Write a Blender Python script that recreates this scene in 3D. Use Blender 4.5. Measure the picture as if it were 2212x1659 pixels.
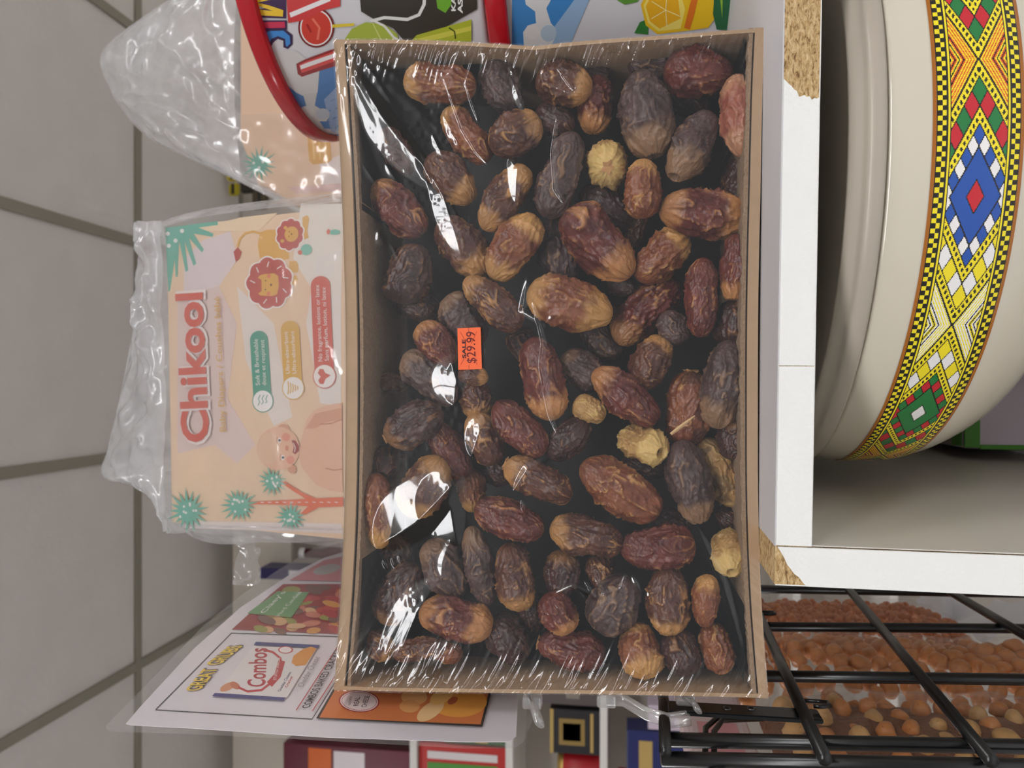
import bpy, bmesh, math, random
import numpy as np
from mathutils import Vector, Matrix
random.seed(7)
for o in list(bpy.data.objects): bpy.data.objects.remove(o)
sc = bpy.context.scene
COL = sc.collection
# ------------------------------------------------------------------ camera
EZ = 1.45
FPX = 1620.0
PIT = math.radians(8.22)
sp, cp = math.sin(PIT), math.cos(PIT)
CR = Vector((0, sp, -cp)); CU = Vector((1, 0, 0)); CF = Vector((0, cp, sp))
cam = bpy.data.cameras.new('camera'); camo = bpy.data.objects.new('camera', cam); COL.objects.link(camo)
M = Matrix((( CR.x, CU.x, -CF.x, 0), (CR.y, CU.y, -CF.y, 0), (CR.z, CU.z, -CF.z, EZ), (0, 0, 0, 1)))
camo.matrix_world = M
cam.sensor_fit = 'HORIZONTAL'; cam.sensor_width = 36; cam.lens = FPX / 2212 * 36
cam.clip_start = 0.01; cam.clip_end = 60
cam.dof.use_dof = True; cam.dof.focus_distance = 0.455; cam.dof.aperture_fstop = 12.0
sc.camera = camo
# ------------------------------------------------------------------ view, world
vs = sc.view_settings
vs.view_transform = 'Standard'; vs.look = 'None'; vs.gamma = 1; vs.exposure = 0.0
vs.use_curve_mapping = False
w = bpy.data.worlds.new('world'); sc.world = w; w.use_nodes = True
w.node_tree.nodes['Background'].inputs[0].default_value = (0.93, 0.96, 1.0, 1)
w.node_tree.nodes['Background'].inputs[1].default_value = 0.30
LIGHT_STRENGTH = 19.0
PANEL_SPOTS = [(-1.13, -1.94), (-0.51, -1.94), (0.105, -1.94), (0.725, -1.94), (1.345, -1.94), (1.965, -0.72), (-2.37, 1.11), (1.965, 1.11)]

# ------------------------------------------------------------------ geometry helpers
def ray(u, v):
    return CF + CR * ((u - 1106) / FPX) + CU * ((829.5 - v) / FPX)
def P(u, v, Y):
    d = ray(u, v); return Vector((0, 0, EZ)) + d * (Y / d.y)
def PX(u, v, X):
    d = ray(u, v); return Vector((0, 0, EZ)) + d * (X / d.x)
def PP(u, v, p0, n):
    d = ray(u, v); e = Vector((0, 0, EZ)); return e + d * ((p0 - e).dot(n) / d.dot(n))
def link(o, parent=None):
    COL.objects.link(o)
    if parent is not None:
        o.parent = parent
        o.matrix_parent_inverse = Matrix.Translation(-parent.location)
    return o
def tag(o, label=None, cat=None, group=None, kind=None):
    if label: o['label'] = label
    if cat: o['category'] = cat
    if group: o['group'] = group
    if kind: o['kind'] = kind
    return o
def thing(name, label, cat, loc=(0, 0, 0), group=None):
    o = bpy.data.objects.new(name, None); o.empty_display_size = 0.02
    o.location = loc; COL.objects.link(o)
    return tag(o, label, cat, group)
def mesh(name, V, F, mat=None, parent=None, smooth=False):
    me = bpy.data.meshes.new(name)
    me.from_pydata([tuple(x) for x in V], [], [tuple(f) for f in F]); me.update()
    if mat: me.materials.append(mat)
    if smooth:
        me.polygons.foreach_set('use_smooth', [True] * len(me.polygons))
    o = bpy.data.objects.new(name, me)
    return link(o, parent)
def bmobj(name, bm, mat, parent=None, smooth=False):
    me = bpy.data.meshes.new(name); bmesh.ops.recalc_face_normals(bm, faces=bm.faces); bm.to_mesh(me); bm.free()
    if mat: me.materials.append(mat)
    if smooth: me.polygons.foreach_set('use_smooth', [True] * len(me.polygons))
    return link(bpy.data.objects.new(name, me), parent)
def hexa(bm, c8):
    vs_ = [bm.verts.new(c) for c in c8]
    for f in ((0,3,2,1),(4,5,6,7),(0,1,5,4),(1,2,6,5),(2,3,7,6),(3,0,4,7)):
        bm.faces.new([vs_[i] for i in f])
def box(name, lo, hi, mat, parent=None, bev=0.0, seg=2):
    bm = bmesh.new(); a, b = lo, hi
    hexa(bm, [(a[0],a[1],a[2]),(b[0],a[1],a[2]),(b[0],b[1],a[2]),(a[0],b[1],a[2]),(a[0],a[1],b[2]),(b[0],a[1],b[2]),(b[0],b[1],b[2]),(a[0],b[1],b[2])])
    if bev: bmesh.ops.bevel(bm, geom=bm.edges[:], offset=bev, segments=seg, affect='EDGES', profile=0.5)
    return bmobj(name, bm, mat, parent)
def tube(name, pts, r, mat, parent=None, n=12, flat=1.0):
    pts = [Vector(p) for p in pts]; V = []; F = []
    prev = None
    for i, p in enumerate(pts):
        t = (pts[min(i+1, len(pts)-1)] - pts[max(i-1, 0)]).normalized()
        if prev is None:
            a = t.orthogonal().normalized()
        else:
            a = (prev - t * prev.dot(t)).normalized()
        prev = a; b = t.cross(a)
        for k in range(n):
            q = 2 * math.pi * k / n
            V.append(p + (a * math.cos(q) + b * math.sin(q) * flat) * r)
    for i in range(len(pts) - 1):
        for k in range(n):
            F.append((i*n+k, i*n+(k+1) % n, (i+1)*n+(k+1) % n, (i+1)*n+k))
    F.append(tuple(range(n))[::-1]); F.append(tuple((len(pts)-1)*n+k for k in range(n)))
    return mesh(name, V, F, mat, parent, True)
def lathe(name, prof, c, mat, parent=None, n=96, smooth=True):
    V = []; F = []
    for (r, z) in prof:
        for k in range(n):
            q = 2*math.pi*k/n; V.append((c[0]+r*math.cos(q), c[1]+r*math.sin(q), z))
    for i in range(len(prof)-1):
        for k in range(n):
            F.append((i*n+k, i*n+(k+1) % n, (i+1)*n+(k+1) % n, (i+1)*n+k))
    return mesh(name, V, F, mat, parent, smooth)
# value noise, periodic lattice
RNG = np.random.default_rng(3)
LAT = RNG.random((32, 32, 32))
def vn(x, y, z):
    xi = np.floor(x).astype(int); yi = np.floor(y).astype(int); zi = np.floor(z).astype(int)
    fx = x-xi; fy = y-yi; fz = z-zi
    fx = fx*fx*(3-2*fx); fy = fy*fy*(3-2*fy); fz = fz*fz*(3-2*fz)
    def L(a, b, c): return LAT[(xi+a) & 31, (yi+b) & 31, (zi+c) & 31]
    c00 = L(0,0,0)*(1-fx)+L(1,0,0)*fx; c10 = L(0,1,0)*(1-fx)+L(1,1,0)*fx
    c01 = L(0,0,1)*(1-fx)+L(1,0,1)*fx; c11 = L(0,1,1)*(1-fx)+L(1,1,1)*fx
    return (c00*(1-fy)+c10*fy)*(1-fz)+(c01*(1-fy)+c11*fy)*fz
def sstep(a, b, x):
    t = np.clip((x-a)/(b-a), 0, 1); return t*t*(3-2*t)

# ------------------------------------------------------------------ materials
def srgb(r, g, b):
    f = lambda c: (c/255/12.92) if c/255 <= 0.04045 else ((c/255+0.055)/1.055)**2.4
    return (f(r), f(g), f(b), 1)
MATS = {}
def mat(name, rgb, rough=0.6, noise=0.0, nscale=40, bump=0.0, bscale=200, metal=0.0, spec=0.5, coat=0.0, trans=0.0, sss=0.0):
    if name in MATS: return MATS[name]
    m = bpy.data.materials.new(name); m.use_nodes = True; MATS[name] = m
    nt = m.node_tree; N = nt.nodes; L = nt.links; b = N['Principled BSDF']
    c = srgb(*rgb)
    b.inputs['Base Color'].default_value = c; b.inputs['Roughness'].default_value = rough
    b.inputs['Metallic'].default_value = metal; b.inputs['Specular IOR Level'].default_value = spec
    b.inputs['Coat Weight'].default_value = coat; b.inputs['Coat Roughness'].default_value = 0.08
    if trans: b.inputs['Transmission Weight'].default_value = trans
    if sss:
        b.inputs['Subsurface Weight'].default_value = sss; b.inputs['Subsurface Scale'].default_value = 0.004
        b.inputs['Subsurface Radius'].default_value = (1, 0.3, 0.15)
    tc = N.new('ShaderNodeTexCoord')
    if noise:
        n = N.new('ShaderNodeTexNoise'); n.inputs['Scale'].default_value = nscale; n.inputs['Detail'].default_value = 4
        L.new(tc.outputs['Object'], n.inputs['Vector'])
        mx = N.new('ShaderNodeMix'); mx.data_type = 'RGBA'
        L.new(n.outputs['Fac'], mx.inputs['Factor'])
        mx.inputs['A'].default_value = tuple(max(0, x*(1-noise)) for x in c[:3]) + (1,)
        mx.inputs['B'].default_value = tuple(min(1, x*(1+noise)) for x in c[:3]) + (1,)
        L.new(mx.outputs['Result'], b.inputs['Base Color'])
    if bump:
        n2 = N.new('ShaderNodeTexNoise'); n2.inputs['Scale'].default_value = bscale; n2.inputs['Detail'].default_value = 3
        L.new(tc.outputs['Object'], n2.inputs['Vector'])
        bp = N.new('ShaderNodeBump'); bp.inputs['Strength'].default_value = bump; bp.inputs['Distance'].default_value = 0.002
        L.new(n2.outputs['Fac'], bp.inputs['Height']); L.new(bp.outputs['Normal'], b.inputs['Normal'])
    return m
def flat(rgb, rough=0.35):
    return mat('print_%d_%d_%d_%d' % (*rgb, int(rough*100)), rgb, rough, spec=0.4)
def film_mat(name, tint=(1, 1, 1), refl=2.2, rough=0.04, haze=0.0, hazecol=(1, 1, 1), base=0.035, graz=0.6, bump=0.0, bscale=60, bdist=0.003, trl=0.5):
    m = bpy.data.materials.new(name); m.use_nodes = True; nt = m.node_tree; N = nt.nodes; L = nt.links
    for x in list(N):
        if x.type != 'OUTPUT_MATERIAL': N.remove(x)
    out = [x for x in N if x.type == 'OUTPUT_MATERIAL'][0]
    t = N.new('ShaderNodeBsdfTransparent'); t.inputs[0].default_value = (*tint, 1)
    g = N.new('ShaderNodeBsdfGlossy'); g.inputs['Roughness'].default_value = rough
    fr = N.new('ShaderNodeLayerWeight'); fr.inputs['Blend'].default_value = 0.5
    pw = N.new('ShaderNodeMath'); pw.operation = 'POWER'; pw.inputs[1].default_value = 5
    L.new(fr.outputs['Facing'], pw.inputs[0])
    mu = N.new('ShaderNodeMath'); mu.operation = 'MULTIPLY_ADD'; mu.inputs[1].default_value = graz; mu.inputs[2].default_value = base
    mu.use_clamp = True
    L.new(pw.outputs[0], mu.inputs[0])
    cur = t
    tc = N.new('ShaderNodeTexCoord')
    if haze:
        d = N.new('ShaderNodeBsdfDiffuse'); d.inputs[0].default_value = (*hazecol, 1)
        tr = N.new('ShaderNodeBsdfTranslucent'); tr.inputs[0].default_value = (*hazecol, 1)
        dm = N.new('ShaderNodeMixShader'); dm.inputs[0].default_value = trl
        L.new(d.outputs[0], dm.inputs[1]); L.new(tr.outputs[0], dm.inputs[2])
        nz = N.new('ShaderNodeTexNoise'); nz.inputs['Scale'].default_value = 14; nz.inputs['Detail'].default_value = 5
        L.new(tc.outputs['Object'], nz.inputs['Vector'])
        mr = N.new('ShaderNodeMapRange'); mr.inputs['From Min'].default_value = 0.35; mr.inputs['From Max'].default_value = 0.65
        mr.inputs['To Min'].default_value = haze*0.7; mr.inputs['To Max'].default_value = min(1, haze*1.25)
        L.new(nz.outputs['Fac'], mr.inputs['Value'])
        hm = N.new('ShaderNodeMixShader'); L.new(mr.outputs[0], hm.inputs[0])
        L.new(t.outputs[0], hm.inputs[1]); L.new(dm.outputs[0], hm.inputs[2]); cur = hm
    if bump:
        nb = N.new('ShaderNodeTexVoronoi'); nb.feature = 'SMOOTH_F1'; nb.inputs['Scale'].default_value = bscale
        wn = N.new('ShaderNodeTexNoise'); wn.inputs['Scale'].default_value = bscale*0.5; wn.inputs['Detail'].default_value = 3
        va = N.new('ShaderNodeVectorMath'); va.operation = 'MULTIPLY_ADD'; va.inputs[1].default_value = (0.06,)*3
        L.new(tc.outputs['Object'], wn.inputs['Vector']); L.new(wn.outputs['Color'], va.inputs[0]); L.new(tc.outputs['Object'], va.inputs[2])
        L.new(va.outputs[0], nb.inputs['Vector'])
        bp = N.new('ShaderNodeBump'); bp.inputs['Strength'].default_value = bump; bp.inputs['Distance'].default_value = bdist
        L.new(nb.outputs['Distance'], bp.inputs['Height']); L.new(bp.outputs['Normal'], g.inputs['Normal']); L.new(bp.outputs['Normal'], fr.inputs['Normal'])
    mx = N.new('ShaderNodeMixShader'); L.new(mu.outputs[0], mx.inputs[0])
    g2 = N.new('ShaderNodeBsdfGlossy'); g2.inputs['Roughness'].default_value = 0.26
    gm = N.new('ShaderNodeMixShader'); gm.inputs[0].default_value = 0.3
    L.new(g.outputs[0], gm.inputs[1]); L.new(g2.outputs[0], gm.inputs[2])
    L.new(cur.outputs[0], mx.inputs[1]); L.new(gm.outputs[0], mx.inputs[2]); L.new(mx.outputs[0], out.inputs[0])
    MATS[name] = m
    return m
def attr_mat(name, rough=0.35, attr='Col', spec=0.5):
    m = bpy.data.materials.new(name); m.use_nodes = True; N = m.node_tree.nodes; L = m.node_tree.links; b = N['Principled BSDF']
    a = N.new('ShaderNodeAttribute'); a.attribute_name = attr; L.new(a.outputs['Color'], b.inputs['Base Color'])
    b.inputs['Roughness'].default_value = rough; b.inputs['Specular IOR Level'].default_value = spec
    return m
def date_mat(name, body, body2, tan, rough):
    m = bpy.data.materials.new(name); m.use_nodes = True; N = m.node_tree.nodes; L = m.node_tree.links; b = N['Principled BSDF']
    tc = N.new('ShaderNodeTexCoord')
    n = N.new('ShaderNodeTexNoise'); n.inputs['Scale'].default_value = 90; n.inputs['Detail'].default_value = 5; n.inputs['Roughness'].default_value = 0.6
    L.new(tc.outputs['Object'], n.inputs['Vector'])
    mr = N.new('ShaderNodeMapRange'); mr.inputs['From Min'].default_value = 0.35; mr.inputs['From Max'].default_value = 0.65
    L.new(n.outputs['Fac'], mr.inputs['Value'])
    m1 = N.new('ShaderNodeMix'); m1.data_type = 'RGBA'; m1.inputs['A'].default_value = srgb(*body); m1.inputs['B'].default_value = srgb(*body2)
    L.new(mr.outputs[0], m1.inputs['Factor'])
    a = N.new('ShaderNodeAttribute'); a.attribute_name = 'tan'
    m2 = N.new('ShaderNodeMix'); m2.data_type = 'RGBA'; m2.inputs['B'].default_value = srgb(*tan)
    L.new(a.outputs['Fac'], m2.inputs['Factor']); L.new(m1.outputs['Result'], m2.inputs['A'])
    # pale bloom dust
    n3 = N.new('ShaderNodeTexNoise'); n3.inputs['Scale'].default_value = 35; n3.inputs['Detail'].default_value = 6
    L.new(tc.outputs['Object'], n3.inputs['Vector'])
    r3 = N.new('ShaderNodeMapRange'); r3.inputs['From Min'].default_value = 0.5; r3.inputs['From Max'].default_value = 0.8; r3.inputs['To Max'].default_value = 0.32
    L.new(n3.outputs['Fac'], r3.inputs['Value'])
    m3 = N.new('ShaderNodeMix'); m3.data_type = 'RGBA'; m3.inputs['B'].default_value = srgb(128, 108, 104)
    L.new(r3.outputs[0], m3.inputs['Factor']); L.new(m2.outputs['Result'], m3.inputs['A'])
    a2 = N.new('ShaderNodeAttribute'); a2.attribute_name = 'pit'
    m4 = N.new('ShaderNodeMix'); m4.data_type = 'RGBA'; m4.inputs['B'].default_value = srgb(45, 24, 18)
    L.new(a2.outputs['Fac'], m4.inputs['Factor']); L.new(m3.outputs['Result'], m4.inputs['A'])
    L.new(m4.outputs['Result'], b.inputs['Base Color'])
    b.inputs['Roughness'].default_value = rough; b.inputs['Specular IOR Level'].default_value = 0.5
    b.inputs['Subsurface Weight'].default_value = 0.15; b.inputs['Subsurface Scale'].default_value = 0.003; b.inputs['Subsurface Radius'].default_value = (1, 0.35, 0.2)
    nb0 = N.new('ShaderNodeTexNoise'); nb0.inputs['Scale'].default_value = 420; nb0.inputs['Detail'].default_value = 4
    L.new(tc.outputs['Object'], nb0.inputs['Vector'])
    mpp = N.new('ShaderNodeMapping'); mpp.inputs['Scale'].default_value = (0.45, 1, 1); L.new(tc.outputs['Object'], mpp.inputs['Vector'])
    nw = N.new('ShaderNodeTexNoise'); nw.noise_type = 'RIDGED_MULTIFRACTAL'; nw.inputs['Scale'].default_value = 190; nw.inputs['Detail'].default_value = 2; nw.inputs['Distortion'].default_value = 1.2
    L.new(mpp.outputs[0], nw.inputs['Vector'])
    nb = N.new('ShaderNodeMath'); nb.operation = 'MULTIPLY_ADD'; nb.inputs[1].default_value = 0.9
    L.new(nw.outputs['Fac'], nb.inputs[0]); L.new(nb0.outputs['Fac'], nb.inputs[2])
    bp = N.new('ShaderNodeBump'); bp.inputs['Strength'].default_value = 0.6; bp.inputs['Distance'].default_value = 0.0009
    L.new(nb.outputs[0], bp.inputs['Height']); L.new(bp.outputs['Normal'], b.inputs['Normal'])
    MATS[name] = m; return m
def chip_mat():
    m = bpy.data.materials.new('particleboard'); m.use_nodes = True; N = m.node_tree.nodes; L = m.node_tree.links; b = N['Principled BSDF']
    tc = N.new('ShaderNodeTexCoord'); mp = N.new('ShaderNodeMapping'); mp.inputs['Scale'].default_value = (1, 2.2, 2.6)
    L.new(tc.outputs['Object'], mp.inputs['Vector'])
    n = N.new('ShaderNodeTexNoise'); n.inputs['Scale'].default_value = 260; n.inputs['Detail'].default_value = 5; n.inputs['Roughness'].default_value = 0.7
    n.inputs['Distortion'].default_value = 0.6
    L.new(mp.outputs[0], n.inputs['Vector'])
    cr = N.new('ShaderNodeValToRGB'); e = cr.color_ramp.elements
    e[0].position = 0.36; e[0].color = srgb(120, 88, 52); e[1].position = 0.68; e[1].color = srgb(232, 208, 160)
    x = e.new(0.47); x.color = srgb(196, 160, 108)
    L.new(n.outputs['Fac'], cr.inputs[0]); L.new(cr.outputs[0], b.inputs['Base Color']); b.inputs['Roughness'].default_value = 0.85
    bp = N.new('ShaderNodeBump'); bp.inputs['Strength'].default_value = 0.8; bp.inputs['Distance'].default_value = 0.0015
    L.new(n.outputs['Fac'], bp.inputs['Height']); L.new(bp.outputs['Normal'], b.inputs['Normal'])
    MATS['chip'] = m; return m

m_card = mat('cardboard', (176, 146, 114), 0.85, 0.12, 60, 0.25, 120)
m_flute = mat('corrugated_edge', (150, 124, 98), 0.9, 0.35, 500, 0.6, 600)
m_gap = mat('flute_gap', (48, 38, 30), 0.95)
m_liner = mat('black_liner', (20, 18, 17), 0.45, 0.2, 30)
m_white = mat('white_melamine', (236, 236, 230), 0.5, 0.03, 25, 0.25, 350)
m_whiteedge = mat('white_edge_band', (240, 240, 236), 0.5, 0.02, 30, 0.35, 420)
m_chip = chip_mat()
m_black = mat('black_wire', (10, 10, 11), 0.28, spec=0.6)
m_enamel = mat('cream_enamel', (214, 206, 188), 0.16, spec=0.6, coat=0.3)
m_lid = mat('grey_lid_plastic', (178, 168, 154), 0.3, spec=0.5)
m_red = mat('red_plastic', (186, 20, 36), 0.2, spec=0.5, coat=0.3)
m_tile = mat('ceiling_tile', (224, 219, 214), 0.95, 0.06, 8, 0.7, 55)
m_tbar = mat('ceiling_tbar', (150, 146, 132), 0.6)
m_floor = mat('floor_vinyl', (222, 222, 224), 0.5, 0.1, 3)
m_wall = mat('wall_paint', (198, 190, 180), 0.8)
m_film = film_mat('cling_film', rough=0.06, base=0.072, haze=0.012, hazecol=(0.9, 0.93, 1.0), trl=0.3)
m_bag = film_mat('milky_bag', rough=0.12, base=0.1, haze=0.5, hazecol=(0.95, 0.97, 1.0), bump=0.9, bscale=26, bdist=0.006)
m_wrap = film_mat('clear_overwrap', rough=0.1, base=0.08, haze=0.15, hazecol=(0.97, 0.95, 0.93), bump=0.8, bscale=24, bdist=0.005)
m_sleeve = film_mat('clear_sleeve', rough=0.06, base=0.035, graz=0.25, haze=0.06, hazecol=(0.95, 0.96, 0.95))
m_clear = film_mat('clear_plastic', rough=0.08, base=0.22, haze=0.22)
m_nutbag = film_mat('nut_bag_film', rough=0.07, base=0.05, graz=0.25, haze=0.012, bump=0.9, bscale=30, bdist=0.005)

# ------------------------------------------------------------------ print helpers
_T = {}
def text2d(s, bold=0.0, shear=0.0):
    k = (s, bold, shear)
    if k in _T: return _T[k]
    cu = bpy.data.curves.new('t', 'FONT'); cu.body = s; cu.size = 1; cu.resolution_u = 3; cu.offset = bold; cu.shear = shear
    o = bpy.data.objects.new('t', cu); COL.objects.link(o)
    dg = bpy.context.evaluated_depsgraph_get(); dg.update()
    me = o.evaluated_get(dg).to_mesh()
    V = [(v.co.x, v.co.y) for v in me.vertices]; F = [tuple(p.vertices) for p in me.polygons]
    o.evaluated_get(dg).to_mesh_clear()
    bpy.data.objects.remove(o); bpy.data.curves.remove(cu)
    x0 = min(v[0] for v in V); x1 = max(v[0] for v in V)
    _T[k] = ([((a-x0)/(x1-x0), b) for a, b in V], F)
    return _T[k]
class Printer:
    """collects flat print in pixel coordinates and maps it onto a real surface (fn(u,v,off) -> point)"""
    def __init__(s, fn, parent, sub=0, step=0.000014): s.fn = fn; s.parent = parent; s.sub = sub; s.lay = 0; s.step = step
    def poly(s, pts, rgb, name='print', off=None, rough=0.35, fn=None):
        s.lay += 1; off = (0.0002 + s.step*s.lay) if off is None else off
        bm = bmesh.new(); vs_ = [bm.verts.new((p[0], p[1], 0)) for p in pts]
        f = bm.faces.new(vs_); f.normal_update()
        bmesh.ops.triangulate(bm, faces=bm.faces[:])
        for _ in range(s.sub): bmesh.ops.subdivide_edges(bm, edges=bm.edges[:], cuts=1, use_grid_fill=True)
        for v in bm.verts: v.co = s.fn(v.co.x, v.co.y, off)
        return bmobj(name, bm, flat(rgb, rough), s.parent)
    def text(s, txt, a, b, h, rgb, up=None, bold=0.02, name='lettering', off=None, shear=0.0):
        s.lay += 1; off = (0.0002 + s.step*s.lay) if off is None else off
        V, F = text2d(txt, bold, shear)
        d = (b[0]-a[0], b[1]-a[1]); l = math.hypot(*d)
        if up is None: up = (d[1]/l, -d[0]/l)
        k = h/0.70
        W = [s.fn(a[0]+d[0]*x+up[0]*y*k, a[1]+d[1]*x+up[1]*y*k, off) for x, y in V]
        return mesh(name, W, F, flat(rgb), s.parent)
    def ell(s, c, rx, ry, rgb, ang=0, n=28, name='print', off=None, scal=0, amp=0.0, **k):
        ca, sa = math.cos(math.radians(ang)), math.sin(math.radians(ang)); pts = []
        if scal: n = scal*8
        for i in range(n):
            q = 2*math.pi*i/n; m = 1 + amp*abs(math.sin(q*scal/2)) if scal else 1
            x, y = rx*m*math.cos(q), ry*m*math.sin(q)
            pts.append((c[0]+x*ca-y*sa, c[1]+x*sa+y*ca))
        return s.poly(pts, rgb, name, off, **k)
    def burst(s, c, r0, r1, rgb, a0=0, a1=360, n=13, name='printed_palm', seed=1):
        rr = random.Random(seed); pts = []
        full = (a1-a0) >= 359
        for i in range(n):
            q0 = a0+(a1-a0)*(i+0.5)/n; q1 = a0+(a1-a0)*(i+1)/n
            R = r1*rr.uniform(0.75, 1.05)
            for q, r in ((q0, R), (q1, r0)):
                pts.append((c[0]+r*math.cos(math.radians(q)), c[1]+r*math.sin(math.radians(q))))
        if not full: pts.insert(0, (c[0]+r0*math.cos(math.radians(a0)), c[1]+r0*math.sin(math.radians(a0)))); pts.append(c)
        return s.poly(pts, rgb, name)
    def line(s, pts, wd, rgb, name='print', off=None):
        L = []; R = []
        for i, p in enumerate(pts):
            a = pts[max(i-1, 0)]; b = pts[min(i+1, len(pts)-1)]
            dx, dy = b[0]-a[0], b[1]-a[1]; l = math.hypot(dx, dy) or 1
            L.append((p[0]-dy/l*wd/2, p[1]+dx/l*wd/2)); R.append((p[0]+dy/l*wd/2, p[1]-dx/l*wd/2))
        return s.poly(L + R[::-1], rgb, name, off)
    def pill(s, a, b, wd, rgb, name='printed_badge'):
        ang = math.atan2(b[1]-a[1], b[0]-a[0]); pts = []
        for c, o in ((a, math.pi/2), (b, -math.pi/2)):
            for i in range(11):
                q = ang+o+math.pi*i/10; pts.append((c[0]+wd/2*math.cos(q), c[1]+wd/2*math.sin(q)))
        return s.poly(pts, rgb, name)

# ================================================================== SETTING
H = EZ + 1.40
YW = 2.63
ceil_ = bpy.data.objects.new('ceiling', None); COL.objects.link(ceil_); tag(ceil_, kind='structure'); ceil_.location = (0, 0, H)
x0s = [-0.205 + 0.62*k for k in range(-6, 7)]
y0s = [2.02 + 0.61*k for k in range(-11, 1)]
tm = None
lights_xy = []
for i in range(len(x0s)-1):
    for j in range(len(y0s)):
        xa, ya = x0s[i], y0s[j]
        cx, cy = xa+0.31, ya+0.305
        if any(abs(cx-a) < 0.35 and abs(cy-b) < 0.35 for a, b in PANEL_SPOTS):
            lights_xy.append((cx, cy)); continue
        if tm is None:
            o = box('ceiling_tile', (cx-0.303, cy-0.298, H+0.004), (cx+0.303, cy+0.298, H+0.018), m_tile, ceil_, 0.004, 1)
            tm = o; tx, ty = cx, cy
        else:
            o = tm.copy(); COL.objects.link(o); o.location = (cx-tx, cy-ty, 0)
for x in x0s: box('ceiling_bar', (x-0.014, y0s[0], H-0.004), (x+0.014, YW, H+0.006), m_tbar, ceil_)
for y in y0s + [YW-0.002]: box('ceiling_bar', (x0s[0], y-0.014, H-0.0045), (x0s[-1], y+0.012, H+0.0055), m_tbar, ceil_)
def struct(o): tag(o, kind='structure'); return o
struct(box('wall_back', (-4, YW, 0), (4, YW+0.1, H+0.1), m_wall))
struct(box('wall_left', (-4.0, -4.8, 0), (-3.9, YW, H+0.1), m_wall))
struct(box('wall_right', (3.5, -4.8, 0), (3.6, YW, H+0.1), m_wall))
struct(box('floor', (-4, -4.8, -0.1), (4, YW+0.1, 0), m_floor))
em = bpy.data.materials.new('light_diffuser'); em.use_nodes = True; nt = em.node_tree
e = nt.nodes.new('ShaderNodeEmission'); e.inputs[0].default_value = (0.985, 0.985, 1.0, 1); e.inputs[1].default_value = LIGHT_STRENGTH
nt.links.new(e.outputs[0], [n for n in nt.nodes if n.type == 'OUTPUT_MATERIAL'][0].inputs[0])
lp = ['front left', 'front middle', 'front right', 'near left', 'near right', 'far left', 'far right']
for k, (cx, cy) in enumerate(lights_xy):
    t = thing('ceiling_light', 'square fluorescent ceiling panel set in the tile grid, out of view', 'ceiling light', (cx, cy, H), 'ceiling panels')
    box('light_frame', (cx-0.303, cy-0.298, H+0.002), (cx+0.303, cy+0.298, H+0.02), m_tbar, t)
    box('diffuser', (cx-0.28, cy-0.275, H-0.003), (cx+0.28, cy+0.275, H+0.001), em, t)

# ================================================================== WHITE BOOKCASE
ZT = P(1690, 829, 0.41).z                      # top of the shelf board
ZB = P(1767, 829, 0.41).z
bc = thing('bookcase', 'white melamine bookcase with chipped corners, wrapped date tray on top', 'bookcase', (0.3, 0.8, 0))
XL, XI, XR = -0.107, -0.086, 0.86
YF, YBK = 0.41, 1.22
tear = P(1690, 178, YF).x; joint = P(1730, 790, YF).x; tear2 = P(1768, 213, YF).x
th = ZT-ZB
# top board: end is cut back where the corner has broken off
def prism(name, poly, a, b, axis, m, parent):
    """poly in the two other axes, extruded a..b along axis"""
    bm = bmesh.new(); f = []
    for t in (a, b):
        row = []
        for p in poly:
            c = [p[0], p[1]]; c.insert(axis, t); row.append(bm.verts.new(c))
        f.append(row)
    n = len(poly)
    bm.faces.new(f[0]); bm.faces.new(f[1][::-1])
    for i in range(n): bm.faces.new([f[0][i], f[0][(i+1) % n], f[1][(i+1) % n], f[1][i]])
    return bmobj(name, bm, m, parent)
cx1 = 0.030   # broken corner size
board = [(XI-0.0005, YF+0.0012), (XR, YF+0.0012), (XR, YBK), (XI-0.0005, YBK)]
prism('top_board', board, ZB, ZT, 2, m_chip, bc)
prism('top_laminate', [(XI-0.0005, YF+0.001), (XR, YF+0.001), (XR, YBK), (XI-0.0005, YBK)], ZT, ZT+0.0007, 2, mat('grey_laminate', (205, 203, 205), 0.42, 0.03, 30), bc)
prism('board_underside', [(XI, YF+0.001), (XR, YF+0.001), (XR, YBK), (XI, YBK)], ZB-0.0005, ZB, 2, m_white, bc)
# edge banding with a torn end showing the chips (front strip ends at a ragged line)
rag = []
rr = random.Random(5)
for i in range(15):
    t = i/14; rag.append((tear*(1-t)+tear2*t + rr.uniform(-0.0012, 0.0012) - 0.004*math.sin(t*3.1), ZT - th*t))
prism('edge_band', [(joint+0.0002, ZB)] + [(joint+0.0002, ZT)] + rag, YF, YF+0.0012, 1, m_whiteedge, bc)
# second strip of banding, ragged at the broken corner
rag2 = [(XL+0.0225+0.002*math.sin(i*2.1), ZT-th*i/8*0.15) for i in range(2)]
prism('edge_band', [(joint-0.0002, ZT), (joint-0.0002, ZB), (XI+0.0002, ZB), (XI+0.0002, ZT)], YF, YF+0.0012, 1, m_whiteedge, bc)
# left side panel
cz = 0.027
pp = [(XL, ZT-cz), (XL+0.0065, ZT-cz*0.72), (XL+0.012, ZT-cz*0.36), (XI-0.0003, ZT-0.001), (XI-0.0003, EZ-0.9), (XL, EZ-0.9)]
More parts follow.
